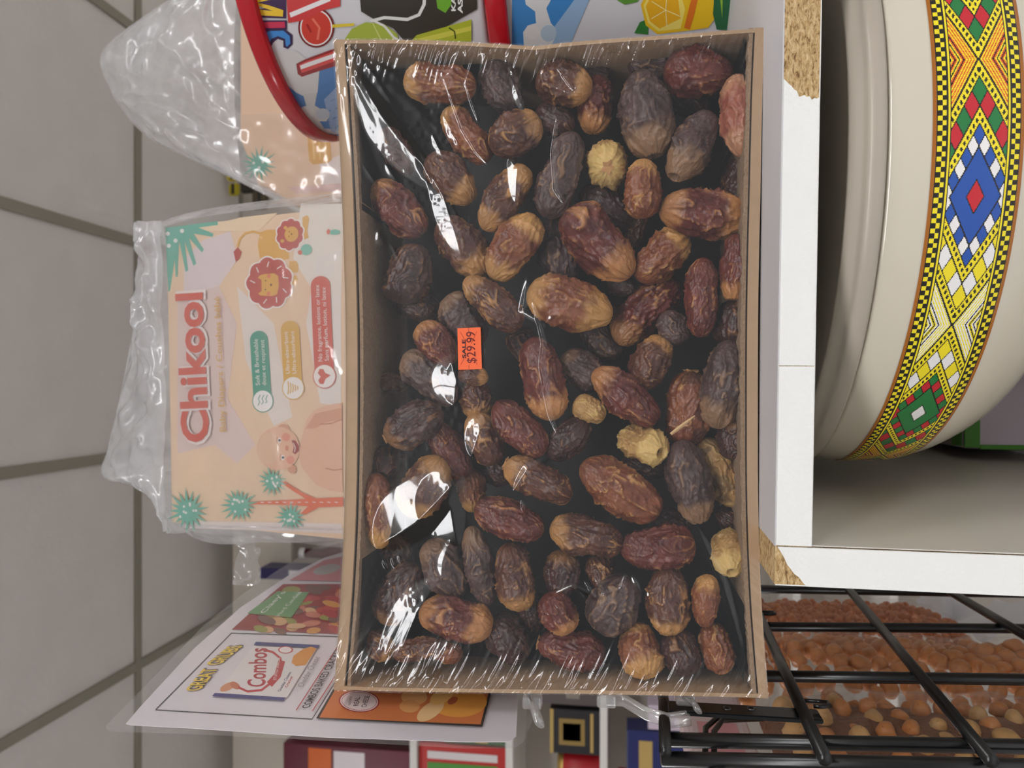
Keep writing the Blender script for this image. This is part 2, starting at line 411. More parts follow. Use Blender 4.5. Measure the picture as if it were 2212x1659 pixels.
# the panel core has its near top corner knocked off (front corner cut, sloping back)
bm = bmesh.new()
hexa(bm, [(XL, YF+0.0012, 0.05), (XI-0.0006, YF+0.0012, 0.05), (XI-0.0006, YBK, 0.05), (XL, YBK, 0.05), (XL, YF+0.0012, ZT+0.0004), (XI-0.0006, YF+0.0012, ZT+0.0004), (XI-0.0006, YBK, ZT+0.0004), (XL, YBK, ZT+0.0004)])
bmobj('side_panel', bm, m_chip, bc)
bc.children[-1]['label'] = 'side panel with raw chipboard showing at its top and torn corner'
rg = [(XI-0.0006+0.0004*math.sin(i*3)-0.0215*(i/9)*0.98, ZT-0.0005-0.0150*(i/9)**1.2+0.0006*math.sin(i*5.3)) for i in range(10)]
prism('edge_band', [(XL, EZ-0.9), (XI-0.0004, EZ-0.9)] + rg, YF, YF+0.0012, 1, m_whiteedge, bc)
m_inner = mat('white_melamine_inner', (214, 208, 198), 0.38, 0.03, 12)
prism('inner_laminate', [(YF+0.0012, ZB-0.0006), (YBK, ZB-0.0006), (YBK, EZ-0.9), (YF+0.0012, EZ-0.9)], XI, XI+0.0006, 0, m_inner, bc)
prism('outer_laminate', [(YF+0.0012, ZT), (YBK, ZT), (YBK, EZ-0.9), (YF+0.0012, EZ-0.9)], XL-0.0006, XL, 0, m_white, bc)
box('side_panel', (XR, YF, 0.02), (XR+0.02, YBK, ZT), m_white, bc)
ZSH = EZ-0.415
box('shelf_board', (XI+0.001, YF+0.004, ZSH-0.019), (XR-0.001, YBK-0.01, ZSH), m_inner, bc)
box('shelf_board', (XI+0.001, YF+0.004, EZ-0.92), (XR-0.001, YBK-0.01, EZ-0.90), m_inner, bc)
box('back_panel', (XL, YBK, 0.03), (XR, YBK+0.006, ZT), m_inner, bc)
box('bottom_plinth', (XL+0.001, YF+0.03, 0.0), (XR, YBK, 0.06), m_white, bc)

pv_ = Matrix.Translation((0.05, 0.41, 0)); bc.matrix_world = Matrix.Translation((0.15, 0, ZT)) @ Matrix.Rotation(math.radians(0.5), 4, 'Y') @ Matrix.Translation((-0.15, 0, -ZT)) @ pv_ @ Matrix.Rotation(math.radians(-2.0), 4, 'Z') @ pv_.inverted() @ Matrix.Translation(bc.location)
# ================================================================== DATE TRAY
YB = 0.461; YD = 0.566
tray = thing('date_tray', 'cardboard tray of brown dates under wrinkled cling film, orange price sticker on front', 'box', (0.01, 0.51, ZT))
def cur(pts, t):
    t = t*(len(pts)-1); i = min(int(t), len(pts)-2); f = t-i
    # catmull-rom
    p = [pts[max(i-1, 0)], pts[i], pts[i+1], pts[min(i+2, len(pts)-1)]]
    r = []
    for k in (0, 1):
        a, b, c, d = (q[k] for q in p)
        r.append(0.5*((2*b)+(-a+c)*f+(2*a-5*b+4*c-d)*f*f+(-a+3*b-3*c+d)*f**3))
    return r
TOPC = [(721, 85), (830, 84), (950, 87), (1050, 92), (1130, 97), (1160, 98), (1230, 90), (1330, 82), (1450, 74), (1550, 66), (1652, 59)]
BOTC = [(721, 1491), (850, 1495), (1000, 1497), (1150, 1499), (1300, 1501), (1450, 1504), (1660, 1509)]
LEFC = [(721, 85), (730, 250), (739, 450), (746, 700), (746, 950), (742, 1150), (733, 1330), (721, 1491)]
RIGC = [(1652, 59), (1647, 200), (1643, 400), (1638, 650), (1637, 900), (1638, 1100), (1645, 1300), (1660, 1509)]
def strip(name, curve, offs0, offs1, ya, yb, m, n=60, axis='u', jag=0.0, taper=0.0, seed=1):
    """a board between two offsets of a rim curve, from depth ya to yb; solid"""
    rr = random.Random(seed); V = []; F = []
    for i in range(n+1):
        t = i/n; c = cur(curve, t)
        j = rr.uniform(-jag, jag)
        o0, o1 = offs0(t) if callable(offs0) else offs0, offs1(t) if callable(offs1) else offs1
        row = []
        for o in (o0, o1):
            q = (c[0]+o+(j if o == o1 else 0), c[1]) if axis == 'u' else (c[0], c[1]+o+(j if o == o1 else 0))
            a = P(q[0], q[1], YB); 
            row.append(Vector((a.x, ya, a.z))); row.append(Vector((a.x, yb, a.z)))
        V += [row[0], row[2], row[3], row[1]]
    for i in range(n):
        for k in range(4):
            F.append((4*i+k, 4*i+(k+1) % 4, 4*i+4+(k+1) % 4, 4*i+4+k))
    F.append((0, 1, 2, 3)); F.append((4*n+3, 4*n+2, 4*n+1, 4*n))
    return mesh(name, V, F, m, tray)
wob = lambda f, a, ph=0: (lambda t: a*math.sin(f*t+ph))
# world top wall: folded rim, gap, inner ply
strip('box_side', LEFC, 0, lambda t: 21+4*math.sin(3*t), YB+0.0002, YD, m_card)
strip('flute_gap', LEFC, lambda t: 21+4*math.sin(3*t), lambda t: 27+4*math.sin(3*t), YB+0.0022, YD-0.002, m_gap)
strip('inner_ply', LEFC, lambda t: 26+4*math.sin(3*t), lambda t: 33+4*math.sin(3*t), YB+0.0012, YD-0.003, m_flute, jag=0.8, n=160, seed=2)
# world bottom wall
strip('box_side', RIGC, 0, lambda t: -20-3*math.sin(3*t), YB+0.0004, YD, m_card)
strip('flute_gap', RIGC, lambda t: -20-3*math.sin(3*t), lambda t: -26-4*math.sin(3*t), YB+0.0018, YD-0.002, m_gap)
strip('inner_ply', RIGC, lambda t: -24-3*math.sin(3*t), lambda t: -33-4*math.sin(3*t), YB+0.0008, YD-0.003, m_flute, jag=1.6, n=200, seed=4)
# end walls (thin ply, inner face seen)
strip('box_side', TOPC, 1.0, 9, YB+0.0003, YD, m_card, axis='v')
strip('box_side', BOTC, -1.0, -9, YB+0.0003, YD, m_card, axis='v')
ca, cb = P(740, 100, YB), P(1640, 1500, YB)
box('back_panel', (cb.x-0.002, YD-0.001, cb.z-0.002), (ca.x+0.001, YD+0.003, ca.z+0.002), m_card, tray)
# black plastic liner: open box
bm = bmesh.new()
Lo = P(1611, 1484, YB); Hi = P(775, 116, YB)
def q4(a, b, c, d): bm.faces.new([bm.verts.new(x) for x in (a, b, c, d)])
x0, x1, z0, z1 = Lo.x, Hi.x, Lo.z, Hi.z; yl = YD-0.004; ys = YB+0.026; yt = YB+0.006
q4((x0, yl, z0), (x1, yl, z0), (x1, yl, z1), (x0, yl, z1))
q4((x0, yt, z1), (x1, yt, z1), (x1, yl, z1), (x0, yl, z1))
q4((x0, yt, z0), (x1, yt, z0), (x1, yl, z0), (x0, yl, z0))
q4((x0, ys, z0), (x0, ys, z1), (x0, yl, z1), (x0, yl, z0))
q4((x1, ys, z0), (x1, ys, z1), (x1, yl, z1), (x1, yl, z0))
bmobj('black_liner', bm, m_liner, tray)

# ---- cling film
NU, NV = 420, 600
s = np.linspace(0, 1, NU); t = np.linspace(0, 1, NV)
Tc = np.array([cur(TOPC, a) for a in s]); Bc = np.array([cur(BOTC, a) for a in s])
Lc = np.array([cur(LEFC, a) for a in t]); Rc = np.array([cur(RIGC, a) for a in t])
S, TT = np.meshgrid(s, t, indexing='ij')
UV = np.zeros((NU, NV, 2))
for k in (0, 1):
    UV[..., k] = ((1-TT)*Tc[:, None, k]+TT*Bc[:, None, k]+(1-S)*Lc[None, :, k]+S*Rc[None, :, k]
        - ((1-S)*(1-TT)*TOPC[0][k]+S*(1-TT)*TOPC[-1][k]+(1-S)*TT*BOTC[0][k]+S*TT*BOTC[-1][k]))
U_, V_ = UV[..., 0], UV[..., 1]
h = np.zeros_like(U_)
def seg_d(u0, v0, u1, v1):
    dx, dy = u1-u0, v1-v0; L2 = dx*dx+dy*dy
    tt = ((U_-u0)*dx+(V_-v0)*dy)/L2; tc_ = np.clip(tt, 0, 1)
    px, py = u0+tc_*dx, v0+tc_*dy
    side = ((U_-px)*dy-(V_-py)*dx)/math.sqrt(L2)
    return np.hypot(U_-px, V_-py), tc_, side
dT = TT*1410; dB = (1-TT)*1410; dL = S*900; dR = (1-S)*900
edge = np.minimum(np.minimum(dT, dB), np.minimum(dL, dR))
inner = sstep(0, 60, np.minimum(np.minimum(dT, dB), dR))*sstep(4, 95, dL)
# broad slack, long diagonal tension folds
h += 0.9*(vn(U_/170, V_/170, 3.3+0*U_)-0.5)*inner
di = (U_*0.62+V_*0.78); dj = (U_*0.78-V_*0.62)
wgt = sstep(700, 300, V_)
h += 0.25*(vn(di/150+9, dj/34+3, 7.1+0*U_)-0.5)*inner*(0.3+0.9*wgt)*sstep(1500, 900, U_)
wgt2 = sstep(950, 1250, V_)
di2 = (U_*-0.35+V_*0.94); dj2 = (U_*0.94+V_*0.35)
h += 0.25*(vn(di2/170+2, dj2/38+13, 5.7+0*U_)-0.5)*inner*(0.1+0.8*wgt2)
h += 1.7*np.clip(1-dL/120, 0, 1)*sstep(0, 60, np.minimum(dT, dB))
# gathered wrinkles along the two short ends
def gather(dist, along, amp, lam, reach, slant, z):
    a = along+slant*dist
    r = np.abs(vn(a/lam, dist/90+z, z+0*dist)-0.5)*2
    r2 = vn(a/(lam*0.45), dist/60+z, z+4+0*dist)-0.5
    return amp*(0.9*(1-r)**2+0.5*r2)*np.exp(-(dist/reach)**1.3)*sstep(0, 5, dist)
h += gather(dT, U_, 2.8, 11, 62, 0.25, 1.0)*(0.5+0.5*sstep(1640, 1500, U_))
h += gather(dB, U_, 2.9, 12, 70, -0.45, 11.0)*(0.7+0.3*sstep(1640, 1500, U_))
h += gather(dR, V_, 0.8, 16, 26, 0.9, 21.0)*sstep(900, 1400, V_)
h += gather(dR, V_, 0.5, 16, 30, 0.6, 25.0)*sstep(400, 100, V_)
# fans from the two left corners
for (cu, cv, a0, sg) in ((721, 85, 0.85, 1), (721, 1491, -0.85, -1)):
    rr_ = np.hypot(U_-cu, V_-cv); an = np.arctan2(V_-cv, U_-cu)
    h += (0.9 if sg > 0 else 0.5)*(vn(an*13+40, rr_/300, 9+sg+0*rr_)-0.5)*np.minimum(rr_/120, 1)*np.exp(-(rr_/(300 if sg > 0 else 190))**2)
# individual creases: (polyline, half width px, height mm, one-sided)
CREASES = [
 ([(745,112),(790,190),(830,255),(880,320),(925,368),(990,425)], 30, 3.4, 1),
 ([(760,100),(800,150),(850,225)], 12, 1.5, 1),
 ([(930,375),(962,430),(985,500),(1000,555)], 20, 2.0, 1),
 ([(905,330),(935,400)], 10, 0.9, 1), ([(935,290),(962,345)], 7, 0.9, 1), ([(960,250),(995,318)], 8, 1.0, 1), ([(1110,180),(1135,245)], 8, 1.0, 1),
 ([(835,355),(862,395)], 7, 1.0, 1), ([(785,355),(822,405)], 5, 0.7, 1), ([(818,500),(835,530)], 10, 1.2, 1), ([(845,525),(880,590)], 5, 0.8, 1),
 ([(952,150),(1000,280),(1030,330),(1060,362)], 5, 0.7, 0), ([(1006,180),(1035,268)], 4, 0.6, 0),
 ([(1180,180),(1240,205),(1262,155)], 6, 0.8, 0), ([(1205,150),(1245,205)], 5, 0.8, 0), ([(1095,130),(1110,165)], 5, 0.8, 1),
 ([(1100,345),(1120,365),(1115,440)], 14, 1.2, 1), ([(1205,250),(1195,330),(1200,410),(1222,445)], 6, 1.0, 0),
 ([(1150,650),(1165,700),(1175,740),(1170,790),(1180,850),(1190,900),(1205,938)], 7, 1.2, 0),
 ([(1140,600),(1130,670),(1180,700),(1250,640)], 12, 1.0, 0),
 ([(975,780),(990,820),(982,875)], 34, 2.0, 1), ([(1065,900),(1040,930),(1020,985)], 20, 1.4, 1), ([(1195,985),(1140,1015),(1110,1060)], 8, 1.2, 1),
 ([(1000,1025),(975,1080),(990,1180)], 44, 3.2, 1), ([(1000,1030),(900,1130),(815,1180)], 52, 2.6, 1),
 ([(975,1165),(960,1210),(955,1245)], 9, 1.6, 1), ([(955,1245),(905,1320),(875,1390),(845,1430)], 34, 3.0, 1), ([(850,1425),(800,1450),(770,1485)], 30, 1.8, 1),
 ([(1000,1380),(960,1430),(930,1460)], 26, 1.4, 1), ([(1128,1080),(1132,1105)], 5, 0.8, 0),
 ([(1160,1278),(1200,1282),(1240,1265),(1290,1290),(1340,1272),(1355,1232)], 6, 1.1, 0),
 ([(1240,1265),(1262,1292)], 4, 0.7, 0), ([(1262,1252),(1285,1290)], 4, 0.7, 0), ([(1285,1245),(1310,1290)], 4, 0.7, 0),
 ([(1180,1320),(1205,1345)], 4, 0.6, 0), ([(1198,1300),(1222,1335)], 4, 0.6, 0), ([(1365,1240),(1385,1280)], 5, 0.7, 1),
 ([(1432,1285),(1445,1310),(1460,1330)], 5, 0.7, 1), ([(1400,1275),(1410,1295)], 5, 0.6, 1),
 ([(1500,1130),(1560,1260),(1600,1400)], 14, 0.8, 0), ([(1530,1330),(1580,1440)], 6, 0.6, 0),
 ([(830,1210),(838,1228)], 5, 0.9, 0), ([(848,1205),(855,1225)], 4, 0.8, 0), ([(862,1200),(868,1215)], 3, 0.7, 0),
]
for pts, hw, amp, one in CREASES:
    best = np.full_like(U_, 1e9); prof = np.zeros_like(U_)
    n = len(pts)-1
    if one:
        # height chosen so that the broad flank leans toward the ceiling lamps
        um = sum(p[0] for p in pts)/len(pts); vm = sum(p[1] for p in pts)/len(pts)
        c = P(um, vm, YB); du_, dv_ = pts[-1][0]-pts[0][0], pts[-1][1]-pts[0][1]
        pv = Vector((du_, 0, -dv_)); pv = Vector((dv_, 0, -du_)).normalized()
        pv = Vector((-(-du_), 0, -(dv_)*-1)).normalized() if False else Vector((du_, 0, -dv_)).normalized()
        if pv.z < 0: pv = -pv
        bst = None
        for lx in np.linspace(-1.3, 1.6, 30):
            tcm = (Vector((0, 0, EZ))-c).normalized(); tl_ = (Vector((lx, -1.94, EZ+1.40))-c).normalized(); hv = tcm+tl_
            g = Vector((hv.x/-hv.y, 0, hv.z/-hv.y)); cr_ = abs(g.x*pv.z-g.z*pv.x)
            if bst is None or cr_ < bst[0]: bst = (cr_, g.dot(pv))
        amp = max(0.25, bst[1])*0 + max(0.03, bst[1])*hw*1.7*0.285
        flip = -1 if (pts[-1][1]-pts[0][1]) > 0 else 1
    for i in range(n):
        d, tc_, side = seg_d(*pts[i], *pts[i+1])
        g = (i+tc_)/n
        tap = np.sin(np.pi*np.clip(g, 0.0, 1))**0.55 if n > 1 or True else 1
        w_ = hw*np.maximum(tap, 0.04) if one else hw*(0.35+0.65*tap)
        if one: # gentle flank upward, steep flank on the other side
            x = np.where(side*flip > 0, d/(w_*1.7), d/(w_*0.7))
        else: x = d/w_
        pr = tap*np.clip(1-x, 0, 1)**(1.0 if one else 1.25)
        prof = np.maximum(prof, pr)
    h += amp*prof*inner
# local crinkles
h += 0.12*(vn(U_/7, V_/7, 2.2+0*U_)-0.5)*sstep(0.5, 0.8, vn(U_/40+5, V_/40, 25.5+0*U_))*inner
h += 0.22*(vn(U_/9, V_/9, 2.2+0*U_)-0.5)*sstep(0.55, 0.75, vn(U_/70, V_/70, 15.5+0*U_))*inner
FH = h
def bound(d): return d
hm = h*0.001 + 0.0006
E = np.array([0, 0, EZ]); 
dx = (829.5-V_)/FPX; dyv = cp+(U_-1106)/FPX*sp; dz = sp-(U_-1106)/FPX*cp
k_ = YB/dyv
X_ = dx*k_; Z_ = EZ+dz*k_; Y_ = YB-0.0006-np.maximum(hm, -0.0018)*np.clip(sstep(0, 60, np.minimum(np.minimum(dT, dB), dR))+0.6, 0, 1)
VV = np.stack([X_, Y_, Z_], -1).reshape(-1, 3)
idx = np.arange(NU*NV).reshape(NU, NV)
FF = np.stack([idx[:-1, :-1], idx[:-1, 1:], idx[1:, 1:], idx[1:, :-1]], -1).reshape(-1, 4)
# skirts folded back round the outside of the tray
border = list(idx[0, :]) + list(idx[1:, -1]) + list(idx[-1, -2::-1]) + list(idx[-2:0:-1, 0])
cen = np.array([VV[:, 0].mean(), 0, VV[:, 2].mean()])
base = len(VV); sk = []
for lv, (yy, o) in enumerate(((YB+0.003, 0.0009), (YB+0.04, 0.0012), (YD+0.004, 0.0012))):
    for b in border:
        p = VV[b].copy(); d = np.array([np.sign(p[0]-cen[0])*(1 if abs(p[0]-cen[0]) > 0.19 else 0), 0, np.sign(p[2]-cen[2])*(1 if abs(p[2]-cen[2]) > 0.12 else 0)])
        sk.append([p[0]+d[0]*o, yy, max(p[2]+d[2]*o*0.6, ZT+0.0009)])
VV = np.vstack([VV, np.array(sk)]); nb = len(border)
F2 = []
for lv in range(3):
    A_ = border if lv == 0 else list(range(base+(lv-1)*nb, base+lv*nb)); B_ = list(range(base+lv*nb, base+(lv+1)*nb))
    for i in range(nb): F2.append((A_[i], A_[(i+1) % nb], B_[(i+1) % nb], B_[i]))
FF = np.vstack([FF, np.array(F2)])
me = bpy.data.meshes.new('cling_film'); me.from_pydata(VV.tolist(), [], FF.tolist()); me.update(); me.materials.append(m_film)
me.polygons.foreach_set('use_smooth', [True]*len(me.polygons))
link(bpy.data.objects.new('cling_film', me), tray)
# ---- price sticker, on the film
def fh(u, v):
    i = int(np.clip((u-735)/900*NU, 0, NU-1)); j = int(np.clip((v-85)/1410*NV, 0, NV-1)); return FH[i, j]*0.001
stk = box('price_sticker', (0, 0, 0), (0.0001, 0.0001, 0.0001), flat((248, 110, 62), 0.6), tray)
bm = bmesh.new()
c4 = [(988, 709), (1038, 707), (1041, 797), (990, 799)]
YS = YB-0.0036
hexa(bm, [P(*c, YS) for c in c4]+[P(*c, YS)+Vector((0, 0.0002, 0)) for c in c4])
bmesh.ops.recalc_face_normals(bm, faces=bm.faces); bm.to_mesh(stk.data); bm.free()
pr = Printer(lambda u, v, off: P(u, v, YS-off), stk)
pr.lay = 0
pr.text('SALE', (1006.5, 774), (1005.5, 733), 7.5, (60, 26, 30), bold=0.03)
pr.text('$29.99', (1027.5, 784), (1025.5, 716), 19, (110, 20, 25), bold=0.004)
for a, b in (((994, 717), (1003, 732)), ((1030, 716), (1018, 743)), ((995, 788), (1002, 775)), ((1031, 788), (1024, 774)), ((1012, 708), (1012, 716)), ((1013, 797), (1013, 789))):
    pr.line([a, b], 0.7, (150, 60, 35), name='slit')
for c in list(stk.children): c.matrix_parent_inverse = Matrix.Identity(4)
stk['label'] = 'orange price sticker reading SALE $29.99'

# ================================================================== DATES
DM = {
 'dark': date_mat('date_skin_dark', (44, 24, 24), (74, 42, 38), (142, 100, 62), 0.36),
 'dust': date_mat('date_skin_dusty', (58, 40, 40), (92, 70, 66), (146, 112, 82), 0.42),
 'red': date_mat('date_skin_red', (78, 30, 27), (116, 54, 43), (186, 130, 78), 0.33),
 'brn': date_mat('date_skin_brown', (68, 36, 29), (104, 62, 44), (186, 136, 80), 0.35),
 'amb': date_mat('date_skin_amber', (108, 54, 34), (144, 84, 50), (200, 150, 88), 0.34),
 'tan': date_mat('date_skin_tan', (166, 124, 74), (190, 150, 92), (214, 180, 112), 0.5),
 'pink': date_mat('date_skin_pink', (140, 74, 60), (166, 98, 76), (190, 138, 104), 0.36),
}
m_calyx = mat('date_calyx', (188, 140, 92), 0.8, 0.2, 200)
m_hole = mat('date_pit_hole', (30, 14, 10), 0.9)
m_splint = mat('wood_splinter', (216, 180, 132), 0.8)
# u, v, length, width, angle, tone, layer, tips (a=start b=end c=both), tilt, extras, label
DATES = [
(950,183,166,88,6,'amb',0,'a',0,'','amber wrinkled date under the top cardboard wall, left of the others'),
(1085,187,118,90,60,'dust',1,'',0,'','dusty purple date right of the amber one along the top wall'),
(1218,184,125,92,15,'brn',0,'b',0,'','date with bright tan right half just under the top wall dent'),
(1286,226,132,86,96,'red',0,'b',0,'','reddish wrinkled date under the top wall, left of the large grey one'),
(1396,247,190,116,80,'dust',0,'b',0,'h','large grey dusty date with reddish lower tip near the top wall'),
(1508,157,146,100,5,'red',0,'',0,'','smooth dark red date lying flat in the upper right of the tray'),
(1597,252,175,84,86,'pink',0,'c',0,'','pale pink upright date against the right tray wall, uppermost'),
(1496,312,170,92,118,'dust',0,'b',12,'h','dark date whose cream open end with hole points at the viewer, upper right'),
(1310,356,100,94,80,'tan',0,'c',70,'s','round tan date seen end-on with twisted calyx'),
(1387,408,128,80,92,'amb',0,'a',0,'','amber-capped wrinkled date below the large grey date'),
(1520,461,190,112,8,'red',0,'c',0,'','large red date with tan ends lying flat at the right wall'),
(1592,398,112,66,92,'dark',1,'',0,'','dim grey date against the right wall above the large flat red one'),
(1211,380,195,92,108,'dust',0,'',0,'','long dark dusty date left of the end-on tan date'),
(1196,262,92,72,30,'dark',1,'',0,'','small dark red date tucked under the tan-halved date'),
(1113,289,126,92,150,'brn',0,'a',0,'','squarish purple-brown date with tan edge, second row from the top'),
(1008,292,150,84,50,'amb',1,'a',0,'','dull amber slanting date below the amber one in the upper left'),
(858,328,118,68,55,'dark',1,'',0,'','small dark date beside the longest white glare, upper left'),
(972,385,142,84,45,'brn',1,'b',0,'','brown slanting date with tan lower end under the white glare'),
(861,450,160,90,48,'red',1,'a',0,'','fine-wrinkled reddish date leftmost in the upper half of the tray'),
(1090,428,168,84,-55,'brn',0,'c',0,'','tan-ridged date leaning right in the upper middle'),
(1110,535,170,94,-55,'amb',0,'c',0,'','brown date with amber rims leaning right, above the long lying amber-red one'),
(1002,535,166,102,52,'brn',0,'b',0,'','broad brown date with tan folded lower end, left of the amber-rimmed one'),
(884,592,138,100,112,'dark',1,'',0,'','dark maroon crumpled date near the left wall, above the sticker level'),
(1064,655,166,78,42,'brn',0,'a',0,'','slim brown date sloping down toward the lying amber-red one'),
(1004,690,130,92,60,'dust',1,'a',0,'','dusty date mostly hidden directly above the orange sticker'),
(942,742,118,78,52,'red',0,'a',0,'','small red date touching the left side of the orange sticker'),
(928,816,162,88,45,'dust',0,'a',0,'','greyish date just below left of the orange sticker'),
(1291,527,205,122,45,'red',0,'b',0,'','largest deep red crinkled date in the middle of the tray'),
(1208,545,150,92,80,'dust',1,'',0,'','dusty brown date half hidden left of the largest red one'),
(1308,446,132,84,35,'dark',1,'',0,'','dark date half hidden above the largest red one'),
(1230,657,196,112,18,'amb',0,'c',0,'r','amber-red date with two raised long ridges, centre of the tray'),
(1428,555,145,94,-40,'amb',0,'b',0,'','amber-streaked date leaning right, below the large flat red one'),
(1396,672,196,102,-47,'red',0,'a',0,'','long red date with bright orange lower left tip'),
(1516,642,170,74,92,'red',0,'',0,'','smooth slim upright maroon date, right of the orange-tipped one'),
(1588,580,148,64,92,'red',0,'b',0,'k','slim red date with cut cream end against the right wall'),
(1583,698,96,82,90,'dark',1,'',0,'','short dark red date against the right wall below the cream-ended one'),
(1562,830,192,92,99,'dust',0,'b',0,'','long grey wrinkled date with tan lower end by the right wall'),
(1484,882,168,106,97,'amb',0,'',0,'csp','orange-shouldered date with a pale splinter stuck on it'),
(1350,856,176,92,40,'red',0,'a',0,'','dark date with fat tan left end, right half of the middle'),
(1172,818,190,92,76,'red',0,'b',0,'','long upright plum date crossed by cream glare, right of the sticker'),
(1122,925,158,84,46,'red',0,'',0,'','glossy red date with a tan underside, below the sticker'),
(1046,948,122,78,62,'brn',1,'a',0,'','brown date behind a soft white glare, left of the glossy red one'),
(1030,862,92,74,80,'brn',1,'b',0,'','short brown date with tan lower end under the sticker'),
(1022,812,66,46,10,'brn',1,'b',0,'','small tan lump of a date peeking out under the sticker'),
(893,916,146,94,-28,'dark',0,'a',0,'c','dark date with a small orange calyx, left half below the sticker'),
(968,970,156,76,58,'red',0,'',0,'','slim long red date sloping into the big white glare'),
(836,1000,80,70,80,'dark',1,'',62,'h','dim end-on dark date with a hole by the left wall'),
(815,1104,172,70,86,'amb',0,'b',0,'','upright amber-red date hugging the left tray wall'),
(918,1050,152,104,120,'brn',0,'c',0,'','broad brown date with amber folds beside the upright one on the left'),
(1018,1058,100,68,80,'amb',1,'b',0,'','small tan date at the tip of the big white glare'),
(1100,1120,162,88,20,'red',0,'',0,'','plump wine-red date lying flat right of the big white glare'),
(1162,1038,164,84,26,'brn',0,'a',0,'c','brown date with pale calyx end at its left, centre below the middle'),
(1226,948,116,78,-45,'dark',1,'',0,'','maroon date in shadow left of the notched pale one'),
(1258,800,110,84,32,'dust',1,'a',0,'','crumpled dusty date left of the tan-ended middle one'),
(1300,738,112,72,40,'dust',1,'',0,'','grey-brown date behind the orange-tipped long red one'),
(1408,782,126,90,116,'brn',0,'a',0,'c','brown date with papery calyx between the orange-tipped and tan-ended ones'),
(1273,884,74,62,30,'tan',1,'',0,'','dim olive tan date deep behind the tan-ended one'),
(1388,960,98,86,20,'tan',0,'c',50,'h','pale tan date with deep notch on top, right of the centre'),
(1339,1056,200,112,33,'amb',0,'',0,'','large orange-brown date sloping down in the lower middle'),
(1490,1040,182,100,76,'dust',0,'b',0,'h','brown date with swollen pale yellow open lower end'),
(1556,1020,170,82,60,'tan',0,'',0,'p','peeling tan date with purple patches at the right wall'),
(1582,948,86,62,90,'dark',1,'a',0,'','dark date with tan stripe wedged at the right wall'),
(1574,1192,96,74,88,'tan',0,'c',55,'h','hollow tan-orange date seen end-on at the right wall'),
(1576,1118,60,56,30,'dark',2,'',0,'','faint dark date deep above the hollow end-on one'),
(1526,1298,112,60,96,'amb',0,'a',0,'','tan date with purple cleft, below the hollow end-on one'),
(1442,1296,148,94,88,'brn',0,'b',0,'','upright brown date with swirled folds in the lower right'),
(1420,1182,160,98,-6,'red',0,'',0,'g','maroon date crossed by fine golden wrinkles'),
(1266,1157,162,92,12,'brn',0,'a',0,'','wrinkled brown date with amber left end, left of the golden-wrinkled one'),
(1212,1238,100,78,100,'dark',1,'a',0,'','plum date under the amber-ended wrinkled one'),
(1300,1236,84,70,60,'brn',1,'',0,'','brown-orange date above the curled glare line'),
(1328,1306,138,108,120,'dust',0,'',0,'','fat purple date beneath the curled glare line'),
(1205,1324,98,84,60,'red',0,'b',0,'','shiny maroon date at the left end of the curled glare line'),
(1234,1402,152,88,8,'red',0,'',0,'c','knobbly plum-red date lying at the bottom wall'),
(1384,1404,116,92,70,'amb',0,'c',35,'h','honey-coloured date with a dark hole at the bottom wall'),
(1470,1409,96,84,60,'dark',0,'',30,'','dark plum date right of the honey-coloured one'),
(1548,1400,100,72,80,'amb',0,'',45,'h','reddish amber end-on date, last at the bottom right corner'),
(1112,1246,152,92,78,'brn',0,'b',0,'','upright date with split amber lower tip, lower middle'),
(1036,1222,176,72,76,'dust',1,'a',0,'','long dull date half hidden left of the split-tipped one'),
(962,1226,142,100,52,'dust',1,'a',0,'','crumpled grey-brown date under the thin zigzag glare'),
(984,1337,170,98,10,'red',0,'c',0,'','red date with golden edge lines, lower left'),
(862,1282,152,94,-58,'dark',1,'a',0,'','shadowy purple date by the lower left wall'),
(818,1394,78,60,30,'brn',1,'b',0,'','small pinkish brown date in the lower left corner'),
(900,1404,112,54,-14,'brn',0,'',0,'','thin folded date at the end of the lowest white glare'),
(964,1414,74,50,10,'amb',1,'',0,'','orange date glimpsed at the bottom wall under a blue haze'),
(1094,1382,122,96,50,'dark',0,'',0,'','nearly black date at the bottom wall, left of the plum-red one'),
(1420,128,128,62,5,'dust',1,'',0,'','dusty crumpled date squeezed along the top wall at right'),
(1372,486,112,56,100,'brn',1,'',0,'','olive brown date behind the largest red and amber-capped ones'),
(852,828,70,46,10,'brn',2,'',0,'','very dim date deep in shadow by the left wall, sticker level'),
(1454,708,76,62,60,'dust',1,'',0,'','dim date right of the orange-tipped long red one'),
(1342,616,62,46,20,'dust',2,'',0,'','grey sliver of a date between the centre dates'),
(1278,140,90,60,15,'dark',2,'',0,'','dark date in the shade right below the top wall dent'),
(1390,1010,100,56,5,'dark',2,'',0,'','dark date under the notched pale one'),
(1150,1320,90,66,80,'dark',2,'',0,'','dark date behind the split-tipped upright one'),
(1480,210,110,70,40,'dark',2,'',0,'','black date under the smooth dark red one, upper right'),
(1130,750,90,66,60,'dark',2,'',0,'','dark date between the sticker and the long plum one'),
(900,660,110,70,20,'dark',2,'',0,'','dark date in shadow on the left, above the sticker level'),
(1450,1130,90,64,20,'dark',2,'',0,'','dark date behind the maroon golden-wrinkled one'),
(1330,700,90,60,110,'dark',2,'',0,'','dark date in the gap left of the orange-tipped one'),
(1060,1010,110,66,30,'dark',2,'',0,'','dark date under the slim long red one'),
(860,1200,100,64,70,'dark',2,'',0,'','dark date below the upright amber-red one on the left'),
]
NT, NL = 84, 92
